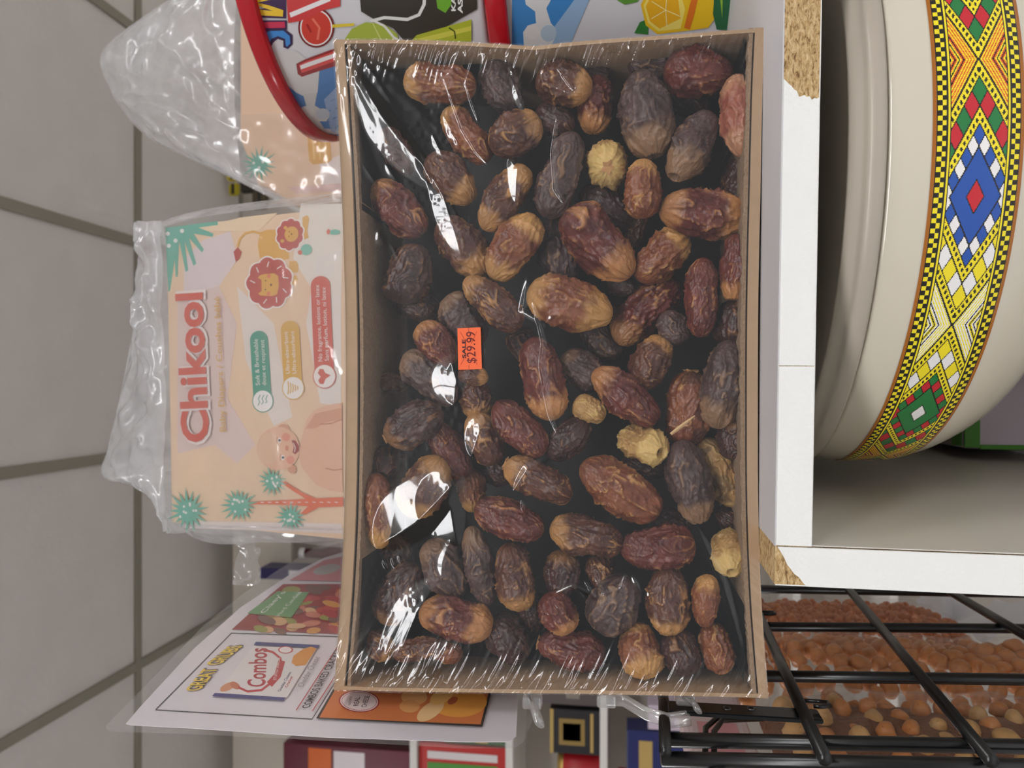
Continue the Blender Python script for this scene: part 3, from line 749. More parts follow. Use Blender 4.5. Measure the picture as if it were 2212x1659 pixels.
def date_mesh(L, W, tone, tips, ex, seed):
    rs = np.random.default_rng(seed)
    ph = rs.random(8)*30
    a = np.linspace(-1, 1, NL); a = np.sin(a*math.pi/2)*0.9995
    q = np.linspace(0, 2*math.pi, NT, endpoint=False)
    Aa, Q = np.meshgrid(a, q, indexing='ij')
    ex_ = 2.4+rs.random()*0.6
    prof = (1-np.abs(Aa)**ex_)**(1/2.15)
    prof *= 1+0.10*(rs.random()-0.5)*2*Aa
    cx, cy = np.cos(Q), np.sin(Q)
    x = Aa*L/W
    # lumps
    lump = (vn(x*0.9+ph[0], cx*0.9+ph[1], cy*0.9+ph[2])-0.5)*0.42*prof**0.5
    wx = x*0.8+0.9*(vn(x*1.4+ph[3], cx*1.3+3, cy*1.3+ph[4])-0.5)
    qf = 2.6+rs.random()*1.2
    cw = cx*qf+1.0*(vn(x*1.6+ph[5], cx*1.6+7, cy*1.6)-0.5)*2; sw = cy*qf+1.0*(vn(x*1.6+ph[6], cx*1.6, cy*1.6+5)-0.5)*2
    r1 = 1-np.abs(vn(wx*0.9+ph[0], cw+8, sw+8)-0.5)*2       # ridged, long wrinkles
    r2 = 1-np.abs(vn(wx*2.6+ph[2], cw*1.9+4, sw*1.9+9)-0.5)*2
    ang = 0.35+0.4*rs.random()
    if 'g' in ex: r2 = 1-np.abs(vn(wx*9+ph[2], cw*0.8+4, sw*0.8+9)-0.5)*2
    r3 = 1-np.abs(vn(wx*3.3+ph[4], cw*3.4+2, sw*3.4+6)-0.5)*2
    wr = 0.15*(r1**7)+0.10*(r2**6)+0.045*(r3**5)
    disp = 1+lump*0.95+wr-0.08
    if 'r' in ex:
        for q0 in (1.15, 2.0, 4.2): disp += 0.05*np.exp(-((np.mod(Q-q0+3.14159, 6.28318)-3.14159)/0.09)**2)*sstep(1, 0.7, np.abs(Aa))
    R = W/2*prof*disp
    # end dimples
    X = Aa*L/2
    e = 1 if 'h' in ex else 0
    tanv = 0.8*sstep(0.90, 0.985, r1)*sstep(0.42, 0.62, vn(x*1.2+ph[7], cx+2, cy+2)) + 0.3*sstep(0.94, 1.0, r2)
    nz = (vn(x*2.5+ph[1], cx*2.5, cy*2.5)-0.5)*0.5
    if tips in ('a', 'c'): tanv = np.maximum(tanv, 0.9*sstep(-0.35, -0.75, Aa+nz*0.8)*(1 if tone != 'dust' else 0.8))
    if tips in ('b', 'c'): tanv = np.maximum(tanv, 0.95*sstep(0.3, 0.62, Aa+nz*0.8))
    pit = np.zeros_like(Aa)
    rad = R/(W/2)
    if 'h' in ex:
        msk = sstep(0.34, 0.14, rad+nz*0.1)*(Aa > 0)
        X = X-msk*W*0.20; pit = np.maximum(pit, sstep(0.22, 0.12, rad)*(Aa > 0)*0.95)
        X = X+0.03*W*np.exp(-((rad-0.38)/0.1)**2)*(Aa > 0)
    if 'p' in ex: pit = np.maximum(pit, 0.55*sstep(0.56, 0.62, vn(x*2.2+ph[3], cx*1.8+ph[1], cy*1.8)))
    if 'k' in ex: X = np.minimum(X, L*0.44)
    X = X+W*0.05*(r1-0.5)*0.4
    # slight bend
    Zb = 0.03*L*(rs.random()-0.5)*2*(Aa**2)
    V = np.stack([X, R*cx+Zb, R*cy*0.92], -1).reshape(-1, 3)
    idx = np.arange(NL*NT).reshape(NL, NT)
    F = np.stack([idx[:-1], np.roll(idx, -1, 1)[:-1], np.roll(idx, -1, 1)[1:], idx[1:]], -1).reshape(-1, 4)
    me = bpy.data.meshes.new('date'); me.from_pydata(V.tolist(), [], F.tolist()); me.update()
    for nm, arr in (('tan', tanv), ('pit', pit)):
        at = me.attributes.new(nm, 'FLOAT', 'POINT'); at.data.foreach_set('value', np.clip(arr, 0, 1).reshape(-1).astype(np.float32))
    me.polygons.foreach_set('use_smooth', [True]*len(me.polygons))
    me.materials.append(DM[tone])
    return me
placed = []
def place_y(X0, Z0, y, ax, L, W, ymax):
    offs = [(-1), 0, 1]
    half = max(L/2-W/2, 0)
    Yc = y
    for _ in range(60):
        bad = False
        for k in offs:
            c = Vector((X0, Yc, Z0))+ax*half*k
            for (pc, pr_) in placed:
                dd = (c-pc); need = (W/2+pr_)*0.86
                if dd.length < need: bad = True; break
            if bad: break
        if not bad or Yc > ymax: break
        Yc += 0.0012
    Yc = min(Yc, ymax)
    for k in offs: placed.append((Vector((X0, Yc, Z0))+ax*half*k, W/2))
    return Yc
order = sorted(range(len(DATES)), key=lambda i: DATES[i][6])
for i in order:
    u, v, L, W, ang, tone, lay, tips, tilt, ex, lab = DATES[i]
    y0 = YB+{0: 0.0045, 1: 0.013, 2: 0.034}[lay]
    px = 0.00029*(1+0.04*lay); Lm, Wm = L*px, W*px
    if tilt > 40: Lm = max(L, W*1.5)*px
    a = math.radians(ang); tl = math.radians(tilt)
    # +x end of the mesh = end pointing along the angle; tilt brings that end toward the viewer
    ax = Vector((-math.sin(a)*math.cos(tl), -math.sin(tl), -math.cos(a)*math.cos(tl))).normalized()
    dep = Wm/2 if tilt < 25 else max(Wm/2, Lm/2*math.sin(tl)+Wm*0.2)
    p = P(u, v, y0+dep)
    Yc = place_y(p.x, p.z, y0+dep, ax, Lm, Wm, YD-0.005-Wm/2)
    p = P(u, v, Yc)
    x_in = Wm/2
    p.x = min(max(p.x, x0+0.004), x1-0.004)
    yv = Vector((0, -1, 0)); zv = ax.cross(yv).normalized(); yv = zv.cross(ax).normalized()
    R3 = Matrix((ax, yv, zv)).transposed()
    o = bpy.data.objects.new('date', date_mesh(Lm, Wm, tone, tips, ex, 100+i))
    o.matrix_world = Matrix.Translation(p) @ R3.to_4x4()
    COL.objects.link(o)
    tag(o, lab, 'date', 'dates in the wrapped tray')
    def sub(name, V, F, m, lb=None):
        me = bpy.data.meshes.new(name); me.from_pydata([tuple(x) for x in V], [], F); me.materials.append(m)
        c = bpy.data.objects.new(name, me); COL.objects.link(c); c.parent = o
        if lb: c['label'] = lb
    if 'c' in ex or 's' in ex.replace('sp', ''):
        sgn = -1 if 'c' in ex else 1
        V = []; F = []; n = 10; rr = random.Random(i)
        for k in range(n):
            q = 2*math.pi*k/n; r = Wm*(0.20 if k % 2 else 0.12)*rr.uniform(0.8, 1.15)
            V.append((sgn*(Lm*0.49+rr.uniform(0, 0.0016)), r*math.cos(q), r*math.sin(q)))
        for k in range(n):
            q = 2*math.pi*k/n; V.append((sgn*(Lm*0.46), 0.5*Wm*0.18*math.cos(q), 0.5*Wm*0.18*math.sin(q)))
        V.append((sgn*Lm*0.515, 0, 0)); 
        for k in range(n): F += [(k, (k+1) % n, n+(k+1) % n, n+k), (k, (k+1) % n, 2*n)]
        sub('calyx', V, F, m_calyx, 'dry papery calyx')
    if 'sp' in ex:
        V = []; a0 = Vector((Lm*0.32, Wm*0.53, -Wm*0.0)); 
        p0 = P(1449, 938, YB+0.004); p1 = P(1501, 898, YB+0.004)
        mi = o.matrix_world.inverted(); d = (p1-p0).normalized(); nn = Vector((0, 1, 0)); sd = d.cross(nn)
        ring = []
        for tt, r in ((0, 0.0009), (0.3, 0.0011), (0.7, 0.0009), (1.0, 0.0003)):
            c = p0.lerp(p1, tt)
            V += [mi @ (c+sd*r), mi @ (c+nn*r), mi @ (c-sd*r), mi @ (c-nn*r)]
        F = [(4*j+k, 4*j+(k+1) % 4, 4*j+4+(k+1) % 4, 4*j+4+k) for j in range(3) for k in range(4)]+[(0, 1, 2, 3), (15, 14, 13, 12)]
        sub('splinter', V, F, m_splint, 'pale wood splinter')

# ================================================================== POT IN THE LOWER SHELF
PC = (0.145, 0.626)
pot = thing('food_pot', 'round cream lidded pot with colourful geometric band, under the white shelf board', 'pot', (PC[0], PC[1], ZSH))
zz = lambda r: EZ+r
def PR(z):  # body radius
    pts = [(-0.141, 0.2015), (-0.16, 0.2045), (-0.20, 0.2035), (-0.222, 0.197), (-0.245, 0.184), (-0.262, 0.167), (-0.278, 0.145), (-0.290, 0.118), (-0.298, 0.088), (-0.302, 0.070)]
    for (a, ra), (b, rb) in zip(pts, pts[1:]):
        if b <= z <= a: return ra+(rb-ra)*(a-z)/(a-b)
    return pts[0][1] if z > pts[0][0] else pts[-1][1]
import bisect
zs = np.linspace(-0.1415, -0.302, 60)
rad_ = np.array([PR(z) for z in zs]); rad_s = np.convolve(np.pad(rad_, 3, mode='edge'), np.ones(7)/7, 'valid')
def PRs(z): return float(np.interp(-z, -zs, rad_s))
lathe('pot_body', [(0.19, zz(-0.1405))]+[(r, zz(z)) for z, r in zip(zs, rad_s)]+[(0.066, zz(-0.308)), (0.074, ZSH+0.001), (0.0, ZSH+0.001)], PC, m_enamel, pot, 160)
lid = [(0.0, -0.1205), (0.045, -0.1205), (0.06, -0.124), (0.12, -0.127), (0.176, -0.129), (0.186, -0.1285), (0.190, -0.126), (0.193, -0.1235), (0.1965, -0.1235), (0.199, -0.126), (0.2003, -0.1285), (0.2015, -0.130), (0.2045, -0.130), (0.2062, -0.132), (0.2065, -0.1385), (0.205, -0.1400), (0.2, -0.1400)]
lathe('pot_lid', [(r, zz(z)) for r, z in lid], PC, m_lid, pot, 160)
# band with pattern
BZ0, BZ1 = -0.1625, -0.2085
na, nbn = 1500, 96
zb = np.linspace(BZ0, BZ1, nbn+1); A0, A1 = math.radians(-178), math.radians(-28)
aa = np.linspace(A0, A1, na+1)
rb = np.array([PRs(z)+0.00035 for z in zb])
Vb = np.stack([PC[0]+np.outer(np.cos(aa), rb), PC[1]+np.outer(np.sin(aa), rb), np.tile(EZ+zb, (na+1, 1))], -1).reshape(-1, 3)
ib = np.arange((na+1)*(nbn+1)).reshape(na+1, nbn+1)
Fb = np.stack([ib[:-1, :-1], ib[1:, :-1], ib[1:, 1:], ib[:-1, 1:]], -1).reshape(-1, 4)
sc_ = (aa[:-1]+aa[1:])/2
# arc positions (px units: 260 per half period = 0.072 m)
ref = P(2100, 425, 0.425); aref = math.atan2(ref.y-PC[1], ref.x-PC[0])
halfp = 0.0715
sarc = (aref-sc_)*0.204/halfp*260        # grows toward image bottom
bb = (np.arange(nbn)+0.5)/nbn
SS, BB = np.meshgrid(sarc, bb, indexing='ij')
C = dict(k=(28, 24, 16), y=(244, 226, 40), r=(200, 36, 48), g=(30, 122, 60), b=(36, 84, 170), w=(240, 238, 236), o=(226, 92, 34), n=(166, 100, 30))
lin = {k: np.array(srgb(*v)) for k, v in C.items()}
col = np.zeros(SS.shape+(4,)); col[:] = lin['k']
unit = np.floor((SS+260)/520).astype(int)            # diamond index
ds = SS-unit*520
bc_ = (BB-0.5)/0.30                                  # -1..1 in the central zone
W1 = 100.0
qd = np.abs(ds)+W1*np.abs(bc_)
odd = (unit % 2) != 0
# which crossing: toward image top of unit 0 is orange, toward bottom is white
crosstype = np.where(((ds > 0) ^ odd), 1, 0)         # 1 = white/yellow, 0 = orange
r1_, r2_ = np.abs(ds)+W1*bc_, np.abs(ds)-W1*bc_
def setc(mask, key): col[mask] = lin[key]
cen_zone = np.abs(bc_) < 1
# chevrons
m0 = cen_zone & (qd >= 262)
st = np.floor((qd-262)/5.2).astype(int)
setc(m0 & (st % 2 == 0) & (crosstype == 0), 'o'); setc(m0 & (st % 2 == 1), 'y'); setc(m0 & (st % 2 == 0) & (crosstype == 1), 'w')
setc(m0 & (st >= 9) & (st % 3 == 0), 'k'); setc(m0 & (qd < 266), 'k')
# ladders
for lo, hi in ((226, 258), (136, 166)):
    ml = cen_zone & (qd >= lo) & (qd < hi)
    setc(ml, 'y')
    mid = ml & (qd > lo+9) & (qd < hi-9)
    other = np.where(bc_ > 0, r2_, r1_)
    setc(mid & (np.mod(other, 21) < 11), 'k')
    setc(cen_zone & (np.abs(qd-lo) < 2.5), 'k')
def lattice(mask, lo, c1, c2, cell):
    aI = np.floor((r1_-lo)/cell); bI = np.floor((r2_-lo)/cell)
    fa = np.mod(r1_-lo, cell); fb = np.mod(r2_-lo, cell)
    par = (np.abs(aI-bI) % 2 == 0)
    setc(mask & par, c1); setc(mask & ~par, c2)
    setc(mask & ((fa < 4) | (fb < 4)), 'k')
mr_ = cen_zone & (qd >= 168) & (qd < 224)
lattice(mr_ & (crosstype == 0), 168, 'g', 'r', 56); lattice(mr_ & (crosstype == 1), 168, 'y', 'w', 56)
mi_ = cen_zone & (qd >= 92) & (qd < 134)
lattice(mi_ & ~odd, 92, 'b', 'w', 42); lattice(mi_ & odd, 92, 'g', 'r', 42)
mc = cen_zone & (qd < 90)
setc(mc & ~odd, 'b'); setc(mc & odd, 'g'); setc(cen_zone & (qd < 34), 'k')
setc(cen_zone & (qd < 30) & ~odd, 'r'); setc(cen_zone & (qd < 30) & odd, 'w')
# borders
e_ = np.minimum(BB, 1-BB)
setc(e_ < 0.2, 'k'); setc((e_ > 0.165) & (e_ < 0.188), 'y')
chk = (e_ > 0.055) & (e_ < 0.15)
row = np.floor((e_-0.055)/0.048).astype(int); coli = np.floor(SS/9.6).astype(int)
setc(chk & ((row+coli) % 2 == 0), 'y'); setc(e_ < 0.045, 'n')
me = bpy.data.meshes.new('pattern_band'); me.from_pydata(Vb.tolist(), [], Fb.tolist()); me.update()
at = me.attributes.new('Col', 'FLOAT_COLOR', 'FACE'); at.data.foreach_set('color', col.reshape(-1).astype(np.float32))
me.materials.append(attr_mat('band_print', 0.2)); me.polygons.foreach_set('use_smooth', [True]*len(me.polygons))
link(bpy.data.objects.new('pattern_band', me), pot)

# lilac box with green edges behind the pot
lb = thing('storage_box', 'pale lilac box with green edges beside the pot in the lower shelf', 'box', (0.1, 0.86, ZSH))
p = P(2083, 1017, 0.78); xa = -0.0625; zt = p.z; lb.location.y = 0.89
m_lil = mat('lilac_print', (205, 192, 204), 0.4, 0.03, 10); m_grn = mat('green_edge', (72, 140, 40), 0.4)
box('box_body', (xa, 0.782, ZSH+0.003), (xa+0.42, 1.01, zt-0.001), m_lil, lb, 0.003)
box('green_edge', (xa+0.001, 0.779, zt-0.014), (xa+0.42, 0.7818, zt), m_grn, lb, 0.0008)
box('green_edge', (xa-0.0005, 0.779, ZSH+0.003), (xa+0.004, 0.7818, zt-0.014), m_grn, lb, 0.0008)
box('box_top', (xa+0.002, 0.783, zt-0.001), (xa+0.418, 1.008, zt+0.0006), mat('box_top_print', (150, 140, 140), 0.4, 0.15, 12), lb)
box('green_edge', (xa+0.002, 0.7835, zt+0.0007), (xa+0.418, 0.805, zt+0.0014), m_grn, lb)

# ================================================================== CANDY DRUMS
DC = (0.41, 0.71); DR = 0.157
def drum_fn(R):
    def f(u, v, off):
        d = ray(u, v); ox, oy = -DC[0], -DC[1]; r = R+off
        a = d.x**2+d.y**2; b = 2*(ox*d.x+oy*d.y); c = ox*ox+oy*oy-r*r
        disc = b*b-4*a*c
        k = (-b-math.sqrt(max(disc, 0)))/(2*a)
        return Vector((0, 0, EZ))+d*k
    return f
m_drum = mat('drum_print_white', (214, 212, 216), 0.3, coat=0.2)
def drum(z0, z1, lab):
    t = thing('candy_drum', lab, 'candy tub', (DC[0], DC[1], z0))
    lathe('drum_body', [(0, z0+0.0005), (DR-0.006, z0+0.0005), (DR-0.003, z0+0.003), (DR-0.0035, z0+0.006), (DR-0.003, z1-0.012), (DR-0.003, z1-0.002), (0, z1-0.002)], DC, m_drum, t, 128)
    lathe('drum_lid', [(DR-0.0025, z1-0.017), (DR+0.0035, z1-0.017), (DR+0.0045, z1-0.015), (DR+0.004, z1-0.002), (DR+0.002, z1), (DR-0.004, z1), (DR-0.006, z1-0.0015), (0, z1-0.0015)], DC, m_red, t, 128)
    return t
ZD = EZ+0.1075
d2 = drum(ZT+0.0008, ZD, 'lower candy drum with red lid and blue and yellow printed side, on white shelf')
d1 = drum(ZD+0.001, EZ+0.315, 'upper candy drum with red lid, stacked on the other, letters JIM on side')
f = drum_fn(DR-0.003)
pr = Printer(f, d1, 3, 0.00003)
pr.poly([(598,165),(640,182),(675,150),(735,130),(735,292),(700,300),(660,285),(625,250)], (84, 130, 186), 'printed_sea')
pr.poly([(700,215),(735,180),(735,290),(715,285)], (150, 172, 206), 'printed_sea')
pr.poly([(590,110),(640,110),(690,150),(686,200),(670,215),(640,200),(610,175),(592,160)], (212, 210, 208), 'printed_splash')
pr.poly([(655,205),(685,200),(680,228),(700,240),(712,250),(705,262),(690,262),(705,285),(670,290),(645,270),(650,250),(645,240),(662,230)], (206, 204, 200), 'printed_splash')
pr.ell((662, 242), 16, 13, (214, 212, 208)); pr.ell((697, 246), 15, 12, (190, 196, 206))
# JIM letters
pr.poly([(568,66),(580,62),(615,62),(632,76),(632,96),(622,106),(612,102),(612,88),(600,84),(590,92),(584,106),(570,98),(564,84)], (60, 44, 80), 'letter_outline')
pr.poly([(572,72),(582,67),(612,66),(626,78),(627,94),(620,101),(617,98),(616,84),(600,78),(586,84),(580,99),(573,92),(569,82)], (70, 140, 210), 'letter_j')
pr.poly([(558,44),(620,44),(620,64),(560,64)], (66, 40, 80), 'letter_outline'); pr.poly([(562,48),(615,47),(616,60),(563,61)], (206, 60, 90), 'letter_i')
pr.poly([(548,-30),(618,-30),(618,40),(552,38),(550,22),(580,16),(552,8)], (66, 40, 80), 'letter_outline')
pr.poly([(553,-20),(612,-20),(612,-6),(580,0),(556,6),(582,12),(612,22),(611,36),(560,33),(556,20),(590,24),(556,12)], (236, 196, 60), 'letter_m')
# lolly letters
pr.poly([(640,138),(660,128),(735,100),(735,140),(700,150),(652,166),(643,160)], (150, 40, 40), 'letter_outline')
pr.poly([(645,140),(660,133),(735,106),(735,128),(652,158)], (214, 78, 74), 'lolly_letter'); pr.poly([(648,142),(662,136),(735,111),(735,120),(650,150)], (236, 232, 232), 'lolly_stripe')
pr.ell((683, 60), 39, 43, (120, 30, 34), name='letter_outline'); pr.ell((683, 60), 35, 39, (238, 234, 232), name='lollipop'); pr.ell((683, 60), 32, 36, (206, 66, 54), name='lollipop')
pr.line([(675,40),(690,60),(686,86)], 5, (232, 120, 100), 'lollipop_shine'); pr.line([(663,52),(672,70)], 5, (170, 40, 40), 'lollipop_shine')
pr.poly([(718,53),(765,50),(765,56),(718,60)], (226, 200, 60), 'printed_stick')
pr.poly([(618,-30),(690,-30),(735,-30),(735,14),(700,22),(650,45),(622,50)], (206, 66, 66), 'lolly_letter')
pr.poly([(625,28),(712,-8),(714,2),(628,38)], (238, 234, 234), 'lolly_stripe')
pr.poly([(745,84),(760,62),(790,48),(830,52),(858,74),(862,90),(745,90)], (168, 182, 70), 'printed_leaf')
pr.line([(805,50),(825,90)], 2, (210, 220, 140), 'leaf_vein')
pr.poly([(775,-30),(1030,-30),(1030,20),(960,60),(880,90),(870,85),(850,62),(805,40),(780,25)], (58, 54, 46), 'printed_dark_ground')
pr.line([(800,46),(830,38),(880,42),(905,32),(916,10),(918,-20)], 7, (226, 226, 222), 'printed_outline')
pr.line([(805,44),(830,56),(850,80),(868,92)], 5, (226, 226, 222), 'printed_outline')
pr.poly([(940,-20),(975,-30),(975,10),(962,28),(945,18)], (110, 170, 50), 'printed_leaf')
pr.poly([(885,92),(900,76),(1018,42),(1018,90)], (178, 186, 52), 'printed_bamboo'); pr.poly([(900,84),(1018,56),(1018,66),(925,90)], (214, 210, 84), 'printed_bamboo')
pr.line([(970,60),(982,68),(984,84)], 3, (60, 70, 30), 'bamboo_joint')
pr.text('KA', (984, 24), (984, -8), 9, (244, 244, 240), bold=0.03); pr.text('ASS', (999, 29), (999, -14), 10, (244, 244, 240), bold=0.03)
pr = Printer(drum_fn(DR-0.003), d2, 3, 0.00003)
pr.poly([(1106,-40),(1270,-40),(1196,60),(1170,100),(1106,100)], (66, 134, 198), 'printed_sea')
pr.poly([(1270,-40),(1290,-40),(1230,100),(1172,100),(1196,60)], (150, 180, 212), 'printed_sea')
pr.poly([(1128,-40),(1196,-40),(1190,0),(1180,18),(1190,50),(1200,62),(1200,80),(1190,100),(1132,100),(1130,70),(1140,55),(1158,50),(1156,25),(1136,10)], (216, 216, 216), 'printed_splash')
pr.ell((1185, 72), 17, 18, (178, 196, 212)); pr.ell((1150, 70), 16, 15, (222, 220, 218))
pr.poly([(1318,-20),(1380,-20),(1378,4),(1350,10),(1335,2)], (96, 150, 60), 'printed_leaf')
pr.poly([(1370,72),(1382,48),(1400,40),(1400,75)], (60, 130, 60), 'printed_leaf')
pr.poly([(1384,10),(1400,-20),(1540,-20),(1544,40),(1530,60),(1490,66),(1420,74),(1395,55)], (240, 196, 40), 'printed_citrus')
pr.poly([(1390,12),(1404,-14),(1470,-14),(1480,20),(1470,62),(1422,68),(1400,50)], (246, 222, 110), 'citrus_rind'); pr.poly([(1395,14),(1407,-10),(1464,-10),(1470,40),(1425,62),(1404,46)], (238, 180, 40), 'citrus_flesh')
for k in range(5): pr.line([(1438, 22), (1438+36*math.cos(k*1.1+0.4), 22+36*math.sin(k*1.1+0.4))], 1.6, (250, 236, 170), 'citrus_vein')
pr.poly([(1478,60),(1490,10),(1500,-20),(1512,-20),(1500,30),(1490,64)], (226, 120, 40), 'citrus_rind')
pr.poly([(1546,-40),(1592,-40),(1594,70),(1548,64),(1540,30)], (44, 104, 66), 'printed_jungle'); pr.poly([(1552,-40),(1562,-40),(1560,40)], (150, 190, 60), 'printed_leaf'); pr.poly([(1575,-40),(1590,-10),(1586,30)], (110, 170, 70), 'printed_leaf')

# ================================================================== DIAPER PACKS
def pack(lab, ybase, lean, quad, depth, bulge=0.006):
    """quad: image corners of the printed front: top-left, top-right, bottom-right, bottom-left (world)"""
    t = thing('diaper_pack', lab, 'diaper pack', (P(*quad[3], ybase).x*0.5+P(*quad[2], ybase).x*0.5, ybase+depth/2, ZT))
    n = Vector((0, 1, -lean)).normalized(); p0 = Vector((0, ybase, ZT))
    A_, B_, C_, D_ = [PP(*q, p0, n) for q in quad]
    ctr = (A_+B_+C_+D_)/4
    def bul(p):
        a = (p-D_).dot((C_-D_).normalized())/(C_-D_).length; b = (p.z-D_.z)/(A_.z-D_.z)
        return bulge*max(0, 1-(2*a-1)**4)*max(0, 1-(2*b-1)**6)
    def fn(u, v, off):
        p = PP(u, v, p0, n); return p-n*(bul(p)+off)
    return t, n, p0, (A_, B_, C_, D_), bul, fn
def sheet(name, gridfn, nu, nv, m, parent):
    V = [gridfn(i/(nu-1), j/(nv-1)) for i in range(nu) for j in range(nv)]
    F = [(i*nv+j, i*nv+j+1, (i+1)*nv+j+1, (i+1)*nv+j) for i in range(nu-1) for j in range(nv-1)]
    return mesh(name, V, F, m, parent, True)
def crs(a, b, c): return (1-abs(2*nz(a, b, c)))**5
def nz(a, b, c): return float(vn(np.array([a]), np.array([b]), np.array([c]))[0])-0.5

# --- pack A
q = [(372, 1128), (360, 492), (1575, 330), (1570, 1160)]
# bottom corners so the pack reaches the shelf
pa, nA, p0A, QA, bulA, fA = pack('plastic-wrapped diaper pack with peach print and red lettering, behind the date tray', 0.592, 0.20, q, 0.13)
A_, B_, C_, D_ = QA
D_ = Vector((-0.148, 0.592, ZT+0.001)); C_ = Vector((0.17, 0.592, ZT+0.001))
m_peach = mat('peach_print', (232, 200, 168), 0.45, 0.08, 12)
m_side = mat('pack_side', (216, 206, 204), 0.4, 0.06, 10)
def ffront(a, b):
    lo = D_.lerp(C_, a); hi = A_.lerp(B_, a); p = lo.lerp(hi, b); return p-nA*bulA(p)
QAl = (A_, B_, C_, D_)
def bulA2(p):
    b = (p.z-D_.z)/(A_.z-D_.z); lo = D_.lerp(C_, 0).x*(1-b)+A_.x*b; hi = C_.x*(1-b)+B_.x*b
    a = (p.x-lo)/(hi-lo)
    return 0.006*max(0, 1-(2*a-1)**4)*max(0, 1-(2*b-1)**6)
bulA = bulA2
def fA(u, v, off):
    p = PP(u, v, p0A, nA); return p-nA*(bulA2(p)+off)
sheet('pack_front', ffront, 40, 50, m_peach, pa)
dpt = Vector((0, 0.13, 0))
def side(a0, b0, a1, b1, nm, m):
    return mesh(nm, [a0, b0, b1, a1], [(0, 1, 2, 3)], m, pa)
mesh('pack_side', [D_, A_, A_+dpt, D_+dpt], [(0, 1, 2, 3)], m_side, pa); mesh('pack_side', [C_, C_+dpt, B_+dpt, B_], [(0, 1, 2, 3)], m_side, pa)
mesh('pack_back', [D_+dpt, A_+dpt, B_+dpt, C_+dpt], [(0, 1, 2, 3)], m_side, pa); mesh('pack_top', [A_, B_, B_+dpt, A_+dpt], [(0, 1, 2, 3)], m_side, pa)
mesh('pack_bottom', [D_, D_+dpt, C_+dpt, C_], [(0, 1, 2, 3)], m_side, pa)
pr = Printer(fA, pa, 2)
# soft ground shapes
pr.poly([(400,560),(440,520),(500,500),(520,560),(480,620),(400,640)], (222, 206, 206), 'ground_shape')
pr.poly([(385,640),(480,620),(520,700),(500,860),(560,960),(520,1000),(470,960),(385,980)], (222, 198, 192), 'ground_shape')
pr.poly([(520,620),(600,700),(640,900),(600,920),(540,780)], (228, 216, 208), 'ground_shape')
pr.poly([(650,440),(745,440),(745,640),(690,640),(640,560)], (232, 222, 212), 'ground_shape')
pr.poly([(690,560),(745,540),(745,880),(700,870),(670,700)], (230, 222, 216), 'ground_shape')
pr.poly([(400,500),(520,470),(600,460),(560,500),(500,500)], (236, 210, 176), 'ground_shape')
pr.poly([(400,1125),(740,1130),(742,1152),(400,1140)], (226, 212, 208), 'ground_shape')
TE = (98, 176, 156); RD = (206, 84, 66); GO = (222, 170, 84); WH = (240, 234, 230)
pr.poly([(358,492),(470,478),(472,486),(430,492),(463,505),(462,512),(420,505),(444,540),(440,546),(410,515),(428,570),(422,575),(400,522),(410,585),(404,588),(388,520),(385,598),(381,598),(378,560),(368,628),(364,630)], TE, 'printed_palm')
for c in ((363,505),(394,499),(380,520),(365,531)): pr.ell(c, 4.5, 4.5, WH, name='palm_dot')
# lions
pr.poly([(565,503),(580,497),(600,497),(625,520),(632,560),(600,570),(568,560),(562,530)], GO, 'lion_body')
pr.line([(568,506),(550,501),(533,505),(522,518),(518,535)], 5, GO, 'lion_tail'); pr.poly([(510,545),(519,535),(528,546),(524,560),(516,568)], (180, 62, 56), 'tail_tuft')
pr.poly([(632,566),(648,566),(652,576),(650,590),(632,590)], GO, 'lion_leg'); pr.poly([(636,597),(648,597),(652,606),(649,616),(636,616)], GO, 'lion_leg')
pr.poly([(655,470),(665,465),(670,472),(668,500),(672,515),(660,520)], GO, 'lion_body')
pr.ell((630.5, 508), 29, 34, WH, scal=10, amp=0.12, name='mane_outline'); pr.ell((630.5, 508), 26.5, 31.5, (186, 78, 72), scal=10, amp=0.12, name='lion_mane')
pr.ell((634, 507), 15, 17, GO, name='lion_face'); pr.ell((615, 522), 4, 4, GO, name='lion_ear'); pr.ell((620, 493), 4, 4, GO, name='lion_ear')
pr.ell((634, 507), 1.5, 2, (60, 40, 40), name='lion_nose'); pr.ell((629, 502), 1.2, 1.2, (60, 40, 40), name='lion_eye'); pr.ell((629, 512), 1.2, 1.2, (60, 40, 40), name='lion_eye')
pr.ell((590.5, 613), 48, 53, WH, scal=9, amp=0.12, name='mane_outline'); pr.ell((590.5, 613), 45, 50, (186, 78, 72), scal=9, amp=0.12, name='lion_mane')
pr.poly([(570,596),(578,594),(600,592),(609,598),(611,620),(607,638),(596,641),(572,640),(566,636),(574,630),(573,606),(565,602)], GO, 'lion_face')
pr.ell((594, 617), 2, 2.6, (60, 40, 50), name='lion_nose'); pr.ell((582, 608), 1.5, 1.5, (60, 40, 40), name='lion_eye'); pr.ell((582, 627), 1.5, 1.5, (60, 40, 40), name='lion_eye')
pr.ell((589, 598), 4, 4.5, (226, 130, 100), name='lion_cheek'); pr.ell((589, 636), 4, 4.5, (226, 130, 100), name='lion_cheek')
for k in range(9):
    q_ = k*0.698+0.35; a = (590.5+31*math.cos(q_), 613+35*math.sin(q_)); b = (590.5+42*math.cos(q_+0.12), 613+46*math.sin(q_+0.12))
    if k != 3: pr.line([a, b], 2, WH, 'mane_mark')
pr.ell((668, 541), 12, 12, (120, 190, 172), name='cactus'); pr.ell((655, 547), 5, 5, (222, 110, 90), name='cactus_flower')
pr.ell((728, 503), 12, 6, (120, 190, 172), name='cactus'); pr.ell((714, 502), 4, 6, (222, 110, 90), name='cactus_flower')
